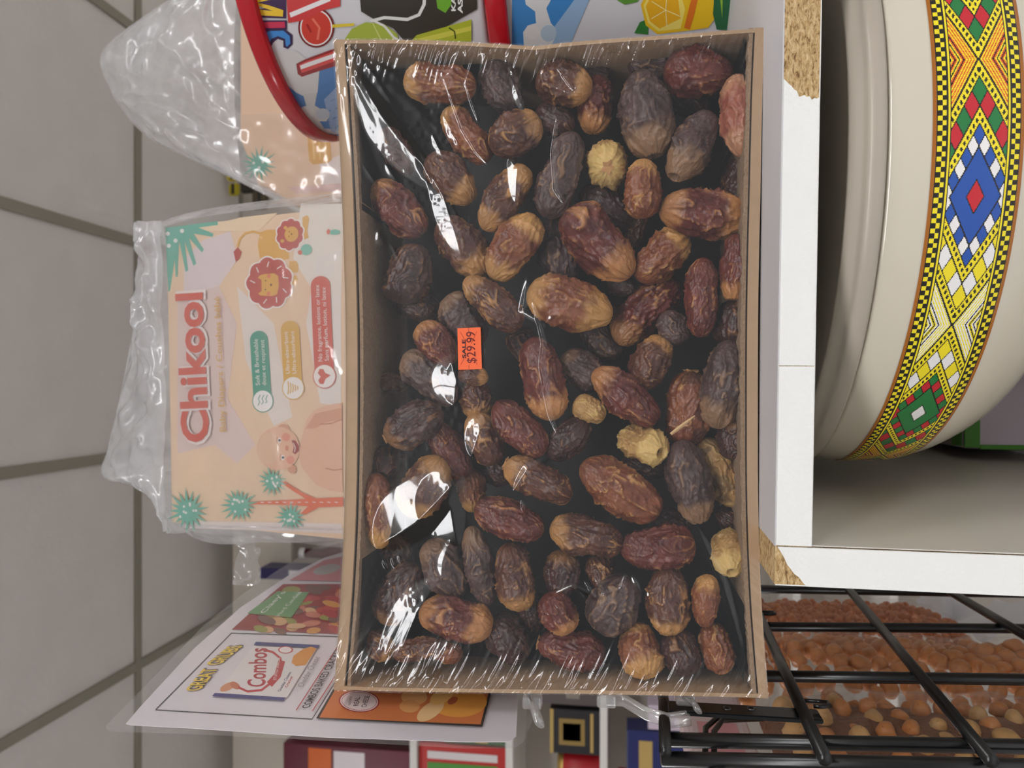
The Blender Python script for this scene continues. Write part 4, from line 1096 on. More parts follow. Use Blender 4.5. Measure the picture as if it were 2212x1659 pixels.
# badges
for a, b, cc, wd, col_, rr_ in (((569,735),(577,866),(577.5,866),39,(62,150,128),23),((636,714),(643,838),(643,838),40,(216,168,70),24),((701,619),(710,812),(710,813),42,RD,25)):
    pr.pill(a, b, wd, col_); pr.ell(cc, rr_, rr_+1.5, col_, name='badge_ring'); pr.ell(cc, rr_-1.8, rr_-0.5, WH, name='badge_disc')
for k in range(3): pr.line([(567+k*8, 876-k*3), (571+k*8, 868), (568+k*8, 861), (572+k*8, 853)], 1.8, (62, 150, 128), 'badge_icon')
for k in range(5): pr.line([(632+k*5, 852-k*2.4), (633.5+k*5, 838), (632+k*5, 824+k*2.4)], 2.4, (216, 168, 70), 'badge_icon')
pr.poly([(696,806),(700,797),(708,798),(712,806),(724,811),(713,818),(708,830),(700,829),(697,822),(702,814)], RD, 'badge_heart')
pr.text('Soft & Breathable', (571.5, 832), (566.5, 733), 9, WH, bold=0.0); pr.text('doux et respirant', (585, 832), (580.5, 735), 9, WH, bold=0.0)
pr.text('Ultra-absorbent', (636, 807), (631, 717), 8.5, WH, bold=0.0); pr.text('Ultra-absorbant', (650, 807), (645, 716), 8.5, WH, bold=0.0)
pr.text('No fragrance, lotions or latex', (706, 781), (698, 617), 9, WH, bold=0.0); pr.text('Sans parfum, lotion, ni latex', (720, 780), (712, 622), 9, WH, bold=0.0)
pr.text('Chikool', (464, 959), (448, 627), 60, (238, 226, 222), bold=0.06, name='logo_outline', off=0.0022)
pr.text('Chikool', (461.5, 953), (445.5, 633), 60, (208, 84, 62), bold=0.032, name='logo_lettering', off=0.0030)
pr.text('Baby Diapers / Couches bébé', (499, 931), (485, 642), 13.5, (216, 170, 84), bold=0.008, off=0.0024)
# baby photograph
SK = (228, 180, 152); SK2 = (214, 156, 128)
pr.poly([(662,1010),(655,985),(660,950),(672,905),(690,885),(715,875),(748,870),(748,1062),(720,1058),(690,1045)], SK, 'printed_baby_body')
pr.poly([(670,925),(690,893),(748,880),(748,905),(712,912),(690,925)], SK2, 'printed_baby_arm')
pr.line([(700,916),(725,914),(748,905)], 2.5, (190, 124, 98), 'skin_crease'); pr.line([(712,1010),(730,1014),(748,1012)], 2.5, (190, 124, 98), 'skin_crease')
pr.ell((622, 925), 13, 10, SK2, name='printed_baby_ear'); pr.ell((640, 1012), 9, 9, SK2, name='printed_baby_ear')
pr.ell((611, 968), 46, 47, SK, ang=15, name='printed_baby_head'); pr.ell((590, 968), 24, 34, (226, 188, 158), ang=10, name='printed_baby_hair')
pr.ell((628, 943), 9, 9, (226, 150, 130), name='baby_cheek'); pr.ell((637, 992), 9, 9, (226, 150, 130), name='baby_cheek')
for c in ((614, 950), (621, 987)): pr.ell(c, 3.4, 5.5, (242, 236, 232), name='baby_eye'); pr.ell(c, 2.8, 3, (70, 70, 90), name='baby_pupil'); pr.line([(c[0]-5, c[1]-7), (c[0]-6.5, c[1]), (c[0]-5, c[1]+7)], 1.4, (176, 120, 92), 'eyebrow')
pr.ell((630, 967), 4, 6, (214, 144, 120), name='baby_nose'); pr.poly([(640,950),(648,950),(656,962),(656,972),(648,980),(642,976),(645,964)], (150, 50, 56), 'baby_mouth'); pr.line([(644,956),(648,966),(646,975)], 1.5, (240, 226, 220), 'baby_teeth')
# trees
pr.poly([(546,1082),(600,1080),(668,1076),(640,1058),(618,1042),(624,1038),(660,1062),(690,1075),(748,1072),(748,1092),(695,1094),(665,1110),(655,1108),(672,1092),(600,1088),(548,1088)], (222, 104, 66), 'printed_trunk')
for k in range(11): pr.line([(570+k*16, 1083.5-k*0.1), (577+k*16, 1083.5)], 1.6, WH, 'trunk_mark')
for (c, r, nn, sd) in (((410,1103),52,17,3),((523,1090),45,17,4),((598,1038),34,15,5),((633,1116),36,15,6)):
    pr.burst(c, r*0.42, r, TE, n=nn, seed=sd)
    rr = random.Random(sd)
    for k in range(8): pr.ell((c[0]+rr.uniform(-.35, .35)*r, c[1]+rr.uniform(-.35, .35)*r), 2.6, 3, WH, n=10, name='palm_dot')
# clear overwrap in front of the print
def fwrap(a, b):
    lo = D_.lerp(C_, a); hi = A_.lerp(B_, a); p = lo.lerp(hi, b)
    q_ = p-nA*(bulA2(p)+0.006+0.004*nz(a*7, b*10, 1.5)+0.003*crs(a*5, b*6, 4)+0.0016*crs(a*11+3, b*12, 8))
    q_.x += (a-0.5)*0.012
    return q_
sheet('clear_overwrap', fwrap, 110, 130, m_wrap, pa)
# loose top of the bag: silhouette from the front edge up to a seam, front and back sheets
seamA = [(400,1150),(332,1062),(224,1030),(236,960),(262,842),(284,730),(300,640),(302,560),(306,498)]
def topA(a, b, back=False):
    c = cur(seamA, a)
    ridge = PP(c[0], c[1], p0A+Vector((0, 0.035, 0)), nA)
    lo = fwrap(a, 1.0) if not back else (A_.lerp(B_, a)+Vector(((a-0.5)*0.012, 0.135, 0)))
    p = lo.lerp(ridge, b)
    amp = math.sin(math.pi*min(b, 1))
    p.y -= amp*(0.009*crs(a*6, b*2.5, 5+back)+0.005*crs(a*13, b*5, 15+back))
    p.y += amp*(0.014*nz(a*7+2, b*3, 2.5+3*back)*2 + 0.006*nz(a*19, b*6, 7)*2 - (0.012 if not back else -0.012))
    p.z += amp*0.006*nz(a*11, b*4, 9)
    return p
sheet('bag_top', lambda a, b: topA(a, b), 150, 60, m_bag, pa); sheet('bag_top', lambda a, b: topA(a, b, True), 90, 20, m_bag, pa)
# side flares of the bag
def flareL(a, b):
    cL = cur([(400,1150),(430,1166),(482,1176),(560,1172),(640,1172),(745,1168),(900,1170)], a)
    e1 = PP(cL[0], cL[1], p0A+Vector((0, 0.03, 0)), nA); e0 = fA(cL[0], min(cL[1]-26, 1132+0.02*(cL[0]-400)), 0.004)
    p = e0.lerp(e1, b); p.y += 0.006*nz(a*14, b*3, 3)*math.sin(b*3.14); return p
sheet('bag_side', flareL, 60, 10, m_bag, pa)
def flareR(a, b):
    cR = cur([(306,498),(360,474),(430,455),(520,440),(620,428),(745,416),(900,395)], a)
    e1 = PP(cR[0], cR[1], p0A+Vector((0, 0.03, 0)), nA); e0 = fA(max(cR[0], 362), cR[1]+14+0.01*cR[0], 0.004)
    p = e0.lerp(e1, b); p.y += 0.005*nz(a*14, b*3, 6)*math.sin(b*3.14); return p
sheet('bag_side', flareR, 60, 10, m_bag, pa)
tape = sheet('bag_loose_end', lambda a, b: PP(510+a*48+4*nz(b*6, a, 1), 1160+b*112-(a-0.5)**2*60, p0A+Vector((0, 0.09, 0)), nA)+Vector((0, 0.012*nz(a*3, b*5, 2)*2, 0)), 12, 24, m_clear, pa)

# --- pack B (behind the drums)
YBp = 0.90
pb = thing('diaper_pack', 'second plastic-wrapped diaper pack with teal palm print, partly behind the candy drums', 'diaper pack', (0.40, YBp+0.06, ZT))
nB = Vector((0, 1, -0.06)).normalized(); p0B = Vector((0, YBp, ZT))
def fB(u, v, off): return PP(u, v, p0B, nB)-nB*off
bq = [(520, 262), (545, 405), (620, 440), (760, 432)]
LB = [PP(520, -60, p0B, nB), PP(520, 300, p0B, nB), PP(560, 400, p0B, nB), PP(620, 434, p0B, nB), PP(745, 424, p0B, nB), Vector((0.225, YBp, ZT+0.001)), Vector((0.72, YBp, ZT+0.001))]
bm = bmesh.new(); fr_ = [bm.verts.new(p) for p in LB]; bk_ = [bm.verts.new(p+Vector((0, 0.12, 0))) for p in LB]
bm.faces.new(fr_); bm.faces.new(bk_[::-1])
for i in range(len(LB)): bm.faces.new([fr_[i], bk_[i], bk_[(i+1) % len(LB)], fr_[(i+1) % len(LB)]])
bmobj('pack_body', bm, m_peach, pb)
pr = Printer(fB, pb, 0)
pr.poly([(690,355),(745,330),(745,420),(700,410)], (236, 222, 216), 'ground_shape'); pr.poly([(620,405),(745,395),(745,412),(640,418)], (226, 190, 180), 'ground_shape')
pr.burst((560, 355), 16, 44, TE, n=16, seed=9)
for c in ((548,352),(560,362),(568,350),(556,368)): pr.ell(c, 3, 3, WH, n=10, name='palm_dot')
pr.poly([(664,290),(712,290),(717,345),(710,352),(676,356),(668,348)], (222, 166, 66), 'printed_basket')
for k in range(3): pr.line([(676+k*13, 298), (679+k*13, 344)], 2.4, (240, 206, 120), 'basket_mark')
seamB = [(470,338),(410,326),(340,310),(290,270),(255,225),(240,195),(220,114),(330,22),(470,-60)]
baseB = [(640,440),(560,415),(530,385),(520,330),(515,280),(512,220),(510,150),(512,60),(520,-50)]
def topB(a, b, bk=0):
    c = cur(seamB, a); d = cur(baseB, a)
    e1 = PP(c[0], c[1], p0B+Vector((0, 0.05, 0)), nB); e0 = PP(d[0], d[1], p0B, nB)+Vector((0, -0.006 if not bk else 0.126, 0))
    p = e0.lerp(e1, b); am = math.sin(3.14159*b)
    p.y -= am*(0.014*crs(a*5, b*3, 5+bk)+0.008*crs(a*11, b*6, 15+bk)); p.y += am*(0.02*nz(a*6+2, b*3, 12.5+bk)*2+0.008*nz(a*17, b*6, 17)*2+(0.02 if bk else -0.016)); return p
sheet('bag_top', lambda a, b: topB(a, b), 130, 90, m_bag, pb); sheet('bag_top', lambda a, b: topB(a, b, 3), 60, 20, m_bag, pb)
sheet('clear_overwrap', lambda a, b: PP(515+a*260, 250+b*(190 if a > .35 else 140+140*a), p0B, nB)+Vector((0, -0.006+0.004*nz(a*8, b*8, 3), 0)), 40, 40, m_wrap, pb)

# ================================================================== SNACK SIGN
sA = PX(640, 1600, -0.213); sg0 = Vector((-0.213, 0.42, EZ)); sg1 = Vector((-0.175, 0.76, EZ))
sn = Vector(((sg1-sg0).y, -(sg1-sg0).x, 0)).normalized()      # faces +X
sign = thing('snack_sign', 'laminated snack price sign in clear sleeve, left of the diaper pack', 'sign', (-0.2, 0.6, EZ+0.06))
def fS(u, v, off): return PP(u, v, sg0, sn)+sn*off
def sheet_poly(name, pts, m, off, th_, parent):
    bm = bmesh.new(); a = [bm.verts.new(fS(*p, off)) for p in pts]; b = [bm.verts.new(fS(*p, off-th_)) for p in pts]
    bm.faces.new(a); bm.faces.new(b[::-1]); n = len(pts)
    for i in range(n): bm.faces.new([a[i], b[i], b[(i+1) % n], a[(i+1) % n]])
    return bmobj(name, bm, m, parent)
sleeve = [(229,1574),(236,1566),(330,1470),(440,1355),(520,1290),(600,1235),(680,1186),(760,1150),(1140,1010),(1170,1300),(1150,1560),(1130,1608),(1112,1620),(1000,1621),(700,1604),(420,1590),(238,1584),(230,1579)]
paper = [(272,1563),(300,1530),(420,1400),(520,1312),(620,1245),(700,1205),(1120,1080),(1128,1300),(1115,1590),(1098,1602),(1000,1602),(700,1592),(420,1573),(285,1566)]
sheet_poly('clear_sleeve', sleeve, m_sleeve, 0.0016, 0.0004, sign)
sheet_poly('paper_insert', paper, mat('sign_paper', (222, 216, 222), 0.5, 0.02, 60), 0.0, 0.0004, sign)
pr = Printer(fS, sign, 0)
BK = (36, 36, 48)
def frame(pts, wd, col_): pr.line(pts, wd, col_, 'printed_frame')
frame([(336,1534),(500,1368),(735,1376)], 2.4, BK); frame([(336,1534),(674,1554),(745,1440)], 2.4, BK)
pr.poly([(500,1361),(578,1290),(612,1262),(760,1262),(760,1373),(740,1371)], (150, 40, 44), 'candy_photo')
rr = random.Random(8)
cc_ = [(214,150,70),(176,54,56),(200,120,96),(120,80,70),(214,168,120),(190,70,60),(150,150,70)]
for k in range(46):
    u = rr.uniform(560, 752); v = 1366-rr.uniform(0, 1)*min(100, (u-505)*0.75)
    pr.ell((u, v), rr.uniform(12, 22), rr.uniform(5, 9), cc_[k % 7], ang=rr.uniform(-10, 20), n=14, name='printed_candy')
pr.poly([(534,1327),(600,1279),(668,1281),(630,1336)], (112, 158, 104), 'candy_label')
pr.text("Claey's", (572, 1326), (618, 1280), 12, (236, 236, 232), up=(-1, 0.05), bold=0.0); pr.text('Hard Candies', (604, 1333), (652, 1281), 10, (222, 226, 216), up=(-1, 0.05), bold=0.0)
pr.poly([(626,1255),(700,1212),(760,1200),(760,1258)], (206, 130, 136), 'candy_photo'); pr.ell((706, 1232), 30, 10, (180, 176, 170), ang=-12, name='printed_logo')
pr.text('GREAT', (434, 1492), (474, 1444), 32, (60, 60, 70), up=(-1, 0.05), bold=0.03); pr.text('GREAT', (431, 1494), (471, 1446), 32, (240, 206, 70), up=(-1, 0.05), bold=0.022)
pr.text('GRUBS', (478, 1436), (528, 1395), 32, (60, 60, 70), up=(-1, 0.05), bold=0.03); pr.text('GRUBS', (475, 1438), (525, 1397), 32, (240, 206, 70), up=(-1, 0.05), bold=0.022)
pr.poly([(458,1507),(464,1500),(616,1508),(614,1517)], (54, 62, 128), 'pouch_bar'); pr.poly([(548,1396),(553,1389),(691,1396),(687,1403)], (54, 62, 128), 'pouch_bar')
pr.poly([(470,1500),(548,1398),(684,1405),(620,1510)], (228, 222, 222), 'pouch_print')
pr.ell((492, 1487), 18, 8, (214, 150, 110), ang=-25, name='printed_snack'); pr.ell((508, 1484), 12, 7, (200, 120, 84), ang=30, name='printed_snack')
ring = [(515,1488),(535,1497),(565,1494),(590,1475),(608,1450),(606,1425),(590,1412),(565,1405)]
pr.line(ring, 5, (190, 40, 56), 'logo_swoosh'); pr.line([(582,1482),(600,1462),(609,1430)], 15, (190, 40, 56), 'logo_swoosh')
pr.text('Combos', (572, 1487), (577, 1403), 38, (176, 34, 56), up=(-1, 0.0), bold=0.02, name='logo_lettering')
pr.text('STUFFED SNACKS', (597, 1472), (606, 1424), 7, (240, 224, 220), up=(-1, 0.1), bold=0.0)
pr.text('Cheddar Cheese', (606, 1497), (630, 1455), 7, (40, 50, 110), up=(-1, 0.05), bold=0.005)
pr.text('Cracker', (621, 1488), (634, 1464), 7, (200, 60, 60), up=(-1, 0.05), bold=0.005)
pr.poly([(630,1435),(634,1420),(655,1405),(672,1400),(684,1404),(660,1440),(640,1442)], (222, 152, 64), 'printed_cheese')
pr.ell((617, 1407), 16, 8, (200, 70, 70), name='printed_seal'); pr.ell((617, 1407), 13, 6.5, (232, 222, 222), name='printed_seal')
pr.text('Cheddar Cheese', (655, 1487), (692, 1422), 14, (110, 104, 104), up=(-1, 0.05), bold=-0.006, shear=0.4)
pr.line([(640,1538),(736,1390)], 2, (180, 60, 56), 'printed_rule'); pr.line([(675,1540),(745,1432)], 2, (180, 60, 56), 'printed_rule')
pr.text('COMBOS BAKED CRACKER', (668, 1533), (742, 1404), 17, (40, 38, 42), up=(-1, 0.05), bold=0.012)
pr.poly([(683,1556),(720,1492),(1062,1496),(1042,1574)], (44, 36, 34), 'printed_frame'); pr.poly([(690,1554),(724,1494),(1056,1498),(1038,1569),(860,1562)], (206, 118, 62), 'cheese_photo')
pr.ell((776, 1519), 44, 24, (170, 40, 44), ang=3, name='printed_seal'); pr.ell((776, 1519), 41, 22, (230, 210, 206), ang=3, name='printed_seal'); pr.ell((776, 1519), 38, 20, (190, 70, 70), ang=3, name='printed_seal'); pr.ell((776, 1519), 37, 19, (232, 214, 212), ang=3, name='printed_seal')
pr.text('REAL', (774, 1529), (778, 1510), 11, (60, 40, 44), up=(-1, 0.05), bold=0.01); pr.text('CHEESE', (791, 1532), (799, 1507), 11, (60, 40, 44), up=(-1, 0.05), bold=0.01); pr.text('MADE WITH', (757, 1528), (761, 1509), 5, (60, 40, 44), up=(-1, 0.05), bold=0)
pr.ell((990, 1520), 62, 34, (228, 158, 66), name='printed_cheese'); pr.ell((895, 1510), 28, 18, (232, 176, 112), name='printed_pretzel'); pr.ell((885, 1530), 22, 14, (224, 160, 96), name='printed_pretzel')
pr.ell((930, 1540), 34, 16, (236, 196, 140), ang=-35, name='printed_pretzel'); pr.ell((955, 1508), 28, 15, (238, 190, 110), ang=-30, name='printed_pretzel'); pr.ell((978, 1518), 12, 7, (176, 84, 50), ang=-30, name='printed_filling')

# ================================================================== WIRE RACK
rack = thing('wire_rack', 'black wire display rack beside the white bookcase, nut bags behind it', 'rack', (-0.2, 0.6, 0))
XW = -0.205; RW = 0.0040
def vwire(a, b, top=True, name='upright_wire', r=RW, X=XW):
    A_ = PX(*a, X); B_ = PX(*b, X); d = (B_-A_).normalized()
    tube(name, [A_, B_, B_+d*0.35], r, m_black, rack, 14)
vwire((1560, 1271), (2212, 1283)); vwire((1560, 1353), (2212, 1358)); vwire((1560, 1459), (2212, 1468))
vwire((1432, 1598), (2212, 1613), r=0.0042); vwire((1428, 1640), (2212, 1656), r=0.0042, X=-0.207)
for a, b in (((1640,1330),(1782,1640)), ((1835,1275),(2142,1644)), ((2052,1278),(2330,1440)), ((2300,1320),(2420,1400))):
    A_ = PX(*a, XW+0.0062); B_ = PX(*b, XW+0.0062); tube('cross_wire', [A_, B_], 0.0038, m_black, rack, 14)
A_ = PX(1437, 1624, XW+0.0062); B_ = PX(1434, 1516, XW+0.0062)
tube('cross_wire', [A_, B_, B_+Vector((0.0, 0.02, 0)), B_+Vector((0, 0.03, -0.006)), B_+Vector((0, 0.032, -0.03))], 0.0034, m_black, rack, 14)
# flat bracket with screw holes and hooks
p0 = PX(1440, 1530, -0.203); p1 = PX(1765, 1538, -0.203)
bm = bmesh.new(); w1 = 0.0075
hexa(bm, [(-0.204, p0.y-w1, p1.z), (-0.201, p0.y-w1, p1.z), (-0.201, p0.y+w1, p1.z), (-0.204, p0.y+w1, p1.z), (-0.204, p0.y-w1, p0.z), (-0.201, p0.y-w1, p0.z), (-0.201, p0.y+w1, p0.z), (-0.204, p0.y+w1, p0.z)])
bmesh.ops.bevel(bm, geom=bm.edges[:], offset=0.0006, segments=2, affect='EDGES')
bmobj('bracket', bm, m_black, rack)
for u in (1570, 1622):
    c = PX(u, 1530, -0.2009); lz = [(c.x, c.y+0.0022*math.cos(k*0.785), c.z+0.0022*math.sin(k*0.785)) for k in range(8)]
    tube('screw_hole', lz+[lz[0]], 0.0005, mat('screw_steel', (120, 120, 122), 0.3, metal=0.9), rack, 6)
for (u, v, X) in ((1763, 1515, -0.199), (1655, 1322, -0.199)):
    c = PX(u, v, X)
    tube('hook', [c+Vector((0, 0, 0.012)), c, c+Vector((0.001, -0.003, -0.006)), c+Vector((0.001, -0.008, -0.006)), c+Vector((0.001, -0.010, -0.001)), c+Vector((0.001, -0.010, 0.004))], 0.0014, m_black, rack, 8)
c = PX(1648, 1552, -0.215); d = PX(1560, 1556, -0.215); g = PX(1543, 1580, -0.215); k = PX(1542, 1700, -0.215)
for o_ in (0, 0.008): tube('bent_wire', [c+Vector((0, o_, 0)), d+Vector((0, o_, 0.0)), g+Vector((0, o_*0.5, o_*0.6)), k+Vector((0, 0, o_*0.6))], 0.0018, m_black, rack, 10)
for zf in (0.02, 0.5, 0.95): box('rack_foot', (-0.21, 0.38, zf), (-0.2, 0.80, zf+0.008), m_black, rack)

# clear plastic clips
def clip(label, pts, X, w_, grp='clear clips'):
    t = thing('plastic_clip', label, 'clip', PX(*pts[0], X))
    P3 = [PX(*p, X) for p in pts]
    tube('clip_arm', P3, w_, m_clear, t, 10, 0.6)
    tube('clip_rib', [p+Vector((0.003, 0.002, 0.002)) for p in P3], w_*0.45, m_clear, t, 8)
    box('clip_jaw', tuple(P3[0]-Vector((0.004, 0.004, 0.006))), tuple(P3[0]+Vector((0.004, 0.004, 0.006))), m_clear, t, 0.0015)
clip('small clear plastic clip at the lower corner of the sign', [(1150, 1515), (1158, 1540), (1165, 1562)], -0.198, 0.004)
clip('long clear plastic clip arm reaching to the top of the rack', [(1310, 1512), (1350, 1515), (1400, 1545), (1450, 1560), (1490, 1555)], -0.199, 0.0035)
clip('short clear plastic tab in front of the black bracket', [(1480, 1508), (1500, 1520), (1508, 1535)], -0.1965, 0.003)

# ================================================================== NUT BAGS
m_nutA = mat('nut_roasted', (208, 138, 78), 0.35, 0.3, 120, sss=0.1); m_nutB = mat('nut_amber', (192, 112, 54), 0.35, 0.3, 150); m_nutC = mat('nut_pale', (214, 168, 106), 0.45, 0.2, 120); m_seed = mat('fine_seeds', (140, 98, 74), 0.7, 0.5, 300, 0.8, 300)
def nut_mesh(seed, m, L, W):
    rs = np.random.default_rng(seed); V = []; F = []; nl, nt_ = 14, 16; ph = rs.random(3)*20
    a = np.sin(np.linspace(-1, 1, nl)*math.pi/2)*0.999; q = np.linspace(0, 2*math.pi, nt_, endpoint=False); Aa, Q = np.meshgrid(a, q, indexing='ij')
    r = (1-np.abs(Aa)**2.2)**0.5*(1+0.5*(vn(Aa*1.5+ph[0], np.cos(Q)*1.3+ph[1], np.sin(Q)*1.3+ph[2])-0.5))
    V = np.stack([Aa*L/2, r*np.cos(Q)*W/2, r*np.sin(Q)*W/2], -1).reshape(-1, 3)
    idx = np.arange(nl*nt_).reshape(nl, nt_); F = np.stack([idx[:-1], np.roll(idx, -1, 1)[:-1], np.roll(idx, -1, 1)[1:], idx[1:]], -1).reshape(-1, 4)
    me = bpy.data.meshes.new('nut'); me.from_pydata(V.tolist(), [], F.tolist()); me.materials.append(m); me.polygons.foreach_set('use_smooth', [True]*len(me.polygons)); return me
def bag(label, yc, w_, ztop, zbot, Xf, thick, seed):
    t = thing('nut_bag', label, 'nut bag', (Xf-thick/2, yc, zbot))
    def surf(a, b, back):
        z = ztop+(zbot-ztop)*b; y = yc+(a-0.5)*w_
        prof = max(0, 1-(2*a-1)**2)**0.45*max(0, 1-(2*b-1)**8)**0.5
        x = Xf-thick/2+(1 if not back else -1)*(thick/2*prof+0.0015)+0.005*nz(a*7, b*22, seed+5*back)*2*prof
        return Vector((x, y+0.006*nz(b*9, a, seed), z))
    sheet('bag_front', lambda a, b: surf(a, b, 0), 40, 90, m_nutbag, t)
    sheet('bag_back', lambda a, b: surf(a, b, 1), 20, 30, m_nutbag, t)
    return t, surf
BAGS = [
 ('clear bag of small amber nuts, farthest behind the wires next to the bookcase', 0.93, 0.15, EZ-0.09, EZ-0.385, -0.262, 0.05),
 ('clear bag of roasted round nuts between the second and third wires', 0.765, 0.15, EZ-0.10, EZ-0.56, -0.250, 0.06),
 ('clear bag of mixed peanuts and fine seeds behind the crossing wires', 0.618, 0.13, EZ-0.118, EZ-0.56, -0.250, 0.05),
 ('clear bag of roasted nuts at the lowest frame edge, nearest the viewer', 0.505, 0.09, EZ-0.105, EZ-0.50, -0.250, 0.04)]
rr = random.Random(12)
def fillbag(i, size, variants, single, lab, grp, zlo=None, step=0.86):
    label, yc, w_, zt_, zb_, Xf, tk = BAGS[i]
    t, surf = bag(label, yc, w_, zt_, zb_, Xf, tk, i*3+1)
    sz = size*step; rows = int((zt_-zb_-0.02)/sz); cols = int(w_*0.92/sz); out = []
    for r in range(rows):
        for c in range(cols):
            a = (c+0.5+(0.5 if r % 2 else 0))/(cols+0.5); b = (r+0.8)/(rows+0.8)
            p = surf(a, b, 0); p.x -= size*0.5+rr.uniform(0.002, 0.007); p.y += rr.uniform(-1, 1)*size*0.12; p.z += rr.uniform(-1, 1)*size*0.12
            out.append((p, (rr.uniform(0, 6.3), rr.uniform(-.5, .5), rr.uniform(0, 6.3)), rr.choice(variants), rr.uniform(0.85, 1.12)))
    if single:
        for p, e_, me_, s_ in out:
            o = bpy.data.objects.new('nut', me_); o.location = p; o.rotation_euler = e_; o.scale = (s_,)*3; COL.objects.link(o); tag(o, lab, 'nut', grp)
    else:
        V = []; F = []; base_ = 0; mats = []
        for p, e_, me_, s_ in out:
            Mx = Matrix.Translation(p) @ Matrix.Rotation(e_[0], 4, 'X') @ Matrix.Rotation(e_[2], 4, 'Z') @ Matrix.Scale(s_, 4)
            V += [tuple(Mx @ v.co) for v in me_.vertices]; F += [tuple(base_+k for k in p_.vertices) for p_ in me_.polygons]; base_ += len(me_.vertices)
        o = mesh('nut_pile', V, F, variants[0].materials[0], None, True); tag(o, lab, 'nuts', None, 'stuff')
    return len(out)
va = [nut_mesh(k, m_nutB, 0.0125, 0.0095) for k in range(4)]
vb = [nut_mesh(k+10, m_nutA, 0.0195, 0.0165) for k in range(5)]
vc = [nut_mesh(k+20, m_nutC, 0.022, 0.014) for k in range(3)]+[nut_mesh(k+30, m_nutA, 0.0185, 0.014) for k in range(3)]
n1 = fillbag(0, 0.0115, va, False, 'pile of small amber nuts in the farthest clear bag', 'amber nuts')
n2 = fillbag(1, 0.0185, vb, True, 'round roasted nut in the bag between second and third wires', 'roasted nuts in the second bag', step=0.92)
n3 = fillbag(2, 0.021, vc, True, 'pale peanut in the mixed seed bag behind the crossing wires', 'peanuts in the mixed bag', step=1.0)
n4 = fillbag(3, 0.0165, [nut_mesh(50, m_nutA, 0.017, 0.014)], False, 'roasted nuts in the clear bag at the lowest frame edge', 'nuts in the nearest bag', step=0.9)
print('NUTS', n1, n2, n3, n4)
# fine seeds packed behind the mixed nuts
label, yc, w_, zt_, zb_, Xf, tk = BAGS[2]
def seeds(a, b):
    z = zt_+(zb_-zt_)*b; y = yc+(a-0.5)*w_*0.96; prof = max(0, 1-(2*a-1)**2)**0.45*max(0, 1-(2*b-1)**8)**0.5
    return Vector((Xf-tk/2+(tk/2*prof)-0.014+0.006*nz(a*6, b*20, 4), y, z))
o = sheet('seed_filling', seeds, 50, 120, m_seed, None); tag(o, 'fine brown seeds packed between the peanuts in the mixed bag', 'seeds', None, 'stuff')
# white crumpled bag & pink parcel behind the rack
wb = thing('plastic_bag', 'crumpled white plastic bag below the amber nut bag', 'plastic bag', (-0.3, 0.95, EZ-0.5))
sheet('bag_sheet', lambda a, b: Vector((-0.275+0.03*nz(a*5, b*5, 2), 0.88+0.14*a+0.02*nz(a*3, b*7, 8), EZ-0.37-0.12*b)), 30, 30, mat('white_bag', (226, 226, 232), 0.4), wb)
pk = thing('pink_parcel', 'pale pink printed packet behind the rack bracket', 'packet', (-0.3, 0.58, EZ-0.2))
box('packet_body', (-0.29, 0.47, EZ-0.102), (-0.268, 0.70, EZ-0.048), mat('pink_white_print', (228, 206, 206), 0.4, 0.12, 18), pk, 0.008, 3)
box('packet_label', (-0.2678, 0.55, EZ-0.09), (-0.2674, 0.61, EZ-0.06), mat('packet_pink', (222, 150, 156), 0.4, 0.1, 30), pk)

# ================================================================== BACK WALL SHELVES
bs = thing('wall_shelf_unit', 'white shelf unit full of boxes and tins on the far wall', 'shelf', (-1.1, 2.35, 0))
m_shelf = mat('white_shelf', (226, 222, 216), 0.5)
YS0 = 2.28
zsh = {}
for k, u in enumerate((892, 1099, 1303, 1510, 1720, 1930)):
    z = P(u, 1500, YS0).z; zsh[k] = z
    box('shelf_plank', (-2.4, YS0, z-0.012), (-0.25, YW-0.01, z+0.010), m_shelf, bs)
ztop = P(600, 1400, YS0).z
box('header_board', (-2.4, YS0+0.1, ztop), (-0.25, YS0+0.12, P(503, 1400, YS0+0.1).z), mat('header_cream', (214, 206, 192), 0.6), bs)
box('end_panel', (-0.25, YS0, 0), (-0.23, YW-0.01, P(503, 1400, YS0).z), m_shelf, bs)
box('end_panel', (-2.42, YS0, 0), (-2.4, YW-0.01, P(503, 1400, YS0).z), m_shelf, bs)
def xat(v, u=900): return P(u, v, YS0+0.03).x
